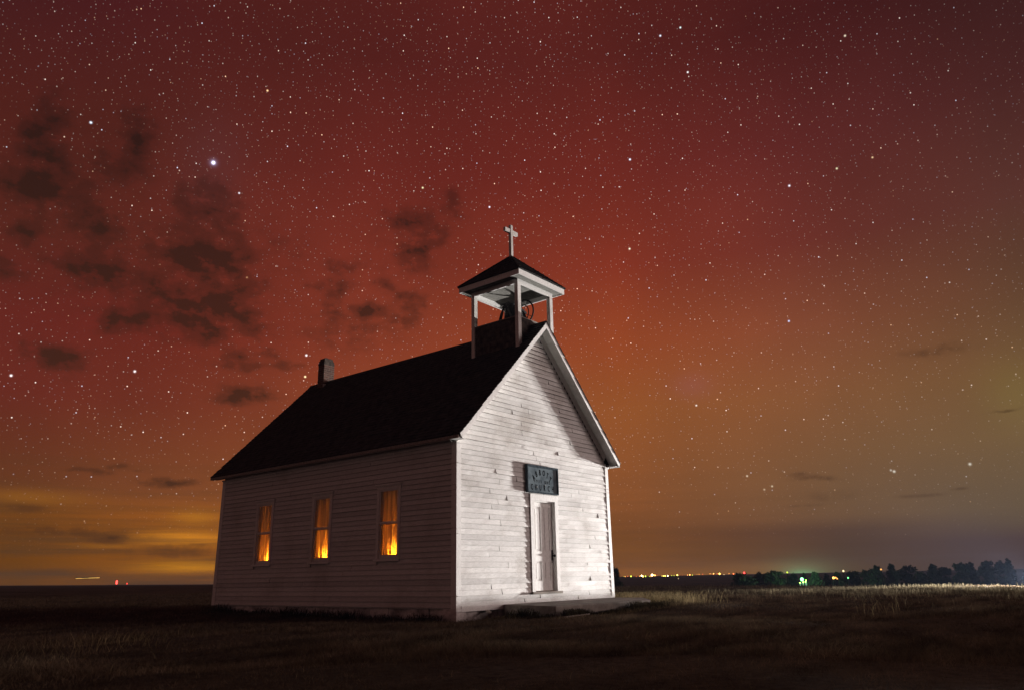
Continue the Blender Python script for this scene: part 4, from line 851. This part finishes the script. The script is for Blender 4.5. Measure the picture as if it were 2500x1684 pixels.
# stars
clear=MT('MULTIPLY',MT('SUBTRACT',1.0,MT('MULTIPLY',cf2,2.2,clamp=True)),MT('DIVIDE',MT('SUBTRACT',el,.8),11.0,clamp=True))
fade=MT('SUBTRACT',1.0,MT('MULTIPLY',MT('DIVIDE',MT('SUBTRACT',azw,45.0),40.0,clamp=True),.68))
clear=MT('MULTIPLY',clear,fade)
squash=nd(t,'ShaderNodeCombineXYZ'); cosel=MT('COSINE',MT('MULTIPLY',el,.01745))
tot=None
for (cell,rad,amp,pw,thr) in ((.40,.042,.38,3.3,0),(.72,.047,.65,3.3,0),(1.35,.056,1.6,3.8,0),(4.2,.062,1.5,3,0)):
    vo=nd(t,'ShaderNodeTexVoronoi'); vo.voronoi_dimensions='2D'; vo.inputs['Scale'].default_value=1/cell
    try: vo.normalize=False
    except Exception: pass
    t.links.new(ae,vo.inputs['Vector'])
    s3=nd(t,'ShaderNodeSeparateColor'); t.links.new(vo.outputs['Color'],s3.inputs[0])
    k_=MT('SUBTRACT',1.0,MT('DIVIDE',vo.outputs['Distance'],rad/cell),clamp=True)
    br=MT('MULTIPLY',MT('POWER',s3.outputs[0],pw),amp)
    I=MT('MULTIPLY',MT('MULTIPLY',k_,1.5,clamp=True),br)
    cc=ramp(t,s3.outputs[1],[(0,(.75,.8,1)),(.35,(1,.92,.85)),(.75,(1,.75,.6)),(1,(1,.6,.35))]).outputs[0]
    s4=nd(t,'ShaderNodeVectorMath',operation='SCALE'); t.links.new(cc,s4.inputs[0]); t.links.new(I,s4.inputs[3])
    tot=s4.outputs[0] if tot is None else VM('ADD',tot,s4.outputs[0])
for (a,e,rd,r0,g0,b0) in STARS:
    g_=gauss(ae,a,e,rd*.62,rd*.62*math.cos(R(e))); s4=nd(t,'ShaderNodeVectorMath',operation='SCALE'); s4.inputs[0].default_value=(r0*.66,g0*.66,b0*.66); t.links.new(g_,s4.inputs[3]); tot=VM('ADD',tot,s4.outputs[0])
s5=nd(t,'ShaderNodeVectorMath',operation='SCALE'); t.links.new(tot,s5.inputs[0]); t.links.new(clear,s5.inputs[3]); cur=VM('ADD',cur,s5.outputs[0])
bg=nd(t,'ShaderNodeBackground'); t.links.new(cur,bg.inputs[0]); bg.inputs[1].default_value=1.0
wo=nd(t,'ShaderNodeOutputWorld'); t.links.new(bg.outputs[0],wo.inputs[0])


# ---------------------------------------------------------------- lights
def light(name,typ,loc,energy,color,**k):
    d=bpy.data.lights.new(name,typ); d.energy=energy; d.color=color
    for a,b in k.items(): setattr(d,a,b)
    o=bpy.data.objects.new(name,d); col.objects.link(o); o.location=loc; return o
def aim(o,tgt): o.rotation_euler=(Vector(tgt)-o.location).to_track_quat('-Z','Y').to_euler()
# head lamps of a vehicle down the slope, just beyond the right edge of the view
for i,(dx,dy) in enumerate(((0,-.65),(0,.65))):
    o=light('headlamp','SPOT',(40+dx,-6.6+dy*.8,-.06),HEADP,(1,.96,.92),shadow_soft_size=.32,spot_size=R(39),spot_blend=1); aim(o,(4,0,1.2))
# broad pinkish glow from the aurora side of the sky that the front wall faces
o=light('sky_glow','SUN',(0,-20,10),SUNP,(1,.79,.74),angle=R(26)); aim(o,Vector((0,-20,10))+Vector((-math.sin(R(138)),-math.cos(R(138)),-math.tan(R(10)))))
# small oil-lamp like lights standing on the inner window sills
for i,(a,b) in enumerate(LAMPS):
    light('window_lamp','POINT',(.24,a+.30,WZ0+.17),LAMPP*5.2*(1,.9,1.15)[i],(1,.35,.02),shadow_soft_size=.035)
    light('window_lamp_far','POINT',(.75,a+.8,WZ0+.3),LAMPP*2.6,(1,.27,.012),shadow_soft_size=.1)
p=at(71.321,-.606,164); light('yard_light','POINT',tuple(p),3500,(.4,1,.55),shadow_soft_size=.5)

# ---------------------------------------------------------------- camera and render
cd=bpy.data.cameras.new('Camera'); cam=bpy.data.objects.new('Camera',cd); col.objects.link(cam)
cd.sensor_width=36; cd.lens=26.028; cd.clip_start=.05; cd.clip_end=4000
f=Vector((0.74397719,0.59850672,0.29713237)); r_=Vector((0.63127072,-0.77533277,-0.01887758)); u_=Vector((-0.21907811,-0.20161545,0.95464967))
m=Matrix((r_,u_,-f)).transposed().to_4x4(); m.translation=CAM; cam.matrix_world=m
sc.camera=cam
sc.render.engine='CYCLES'
w.cycles.sampling_method='NONE'
vs_=sc.view_settings; vs_.view_transform='Standard'; vs_.look='None'; vs_.exposure=0; vs_.gamma=1
sc.render.resolution_x=1024; sc.render.resolution_y=689
sc.cycles.max_bounces=6; sc.cycles.sample_clamp_indirect=4; sc.cycles.use_denoising=True

hm=bpy.data.materials.new('night haze'); hm.use_nodes=True; ht=hm.node_tree; ht.nodes.clear()
ho=ht.nodes.new('ShaderNodeOutputMaterial'); hv=ht.nodes.new('ShaderNodeVolumePrincipled'); hv.inputs['Color'].default_value=(.5,.66,1,1); hv.inputs['Density'].default_value=HAZE
ht.links.new(hv.outputs[0],ho.inputs['Volume'])
MB().box(-1180,1180,-1180,1180,-7,16).build('haze',hm,None,kind='stuff',label='thin night haze over the plain',cat='haze')
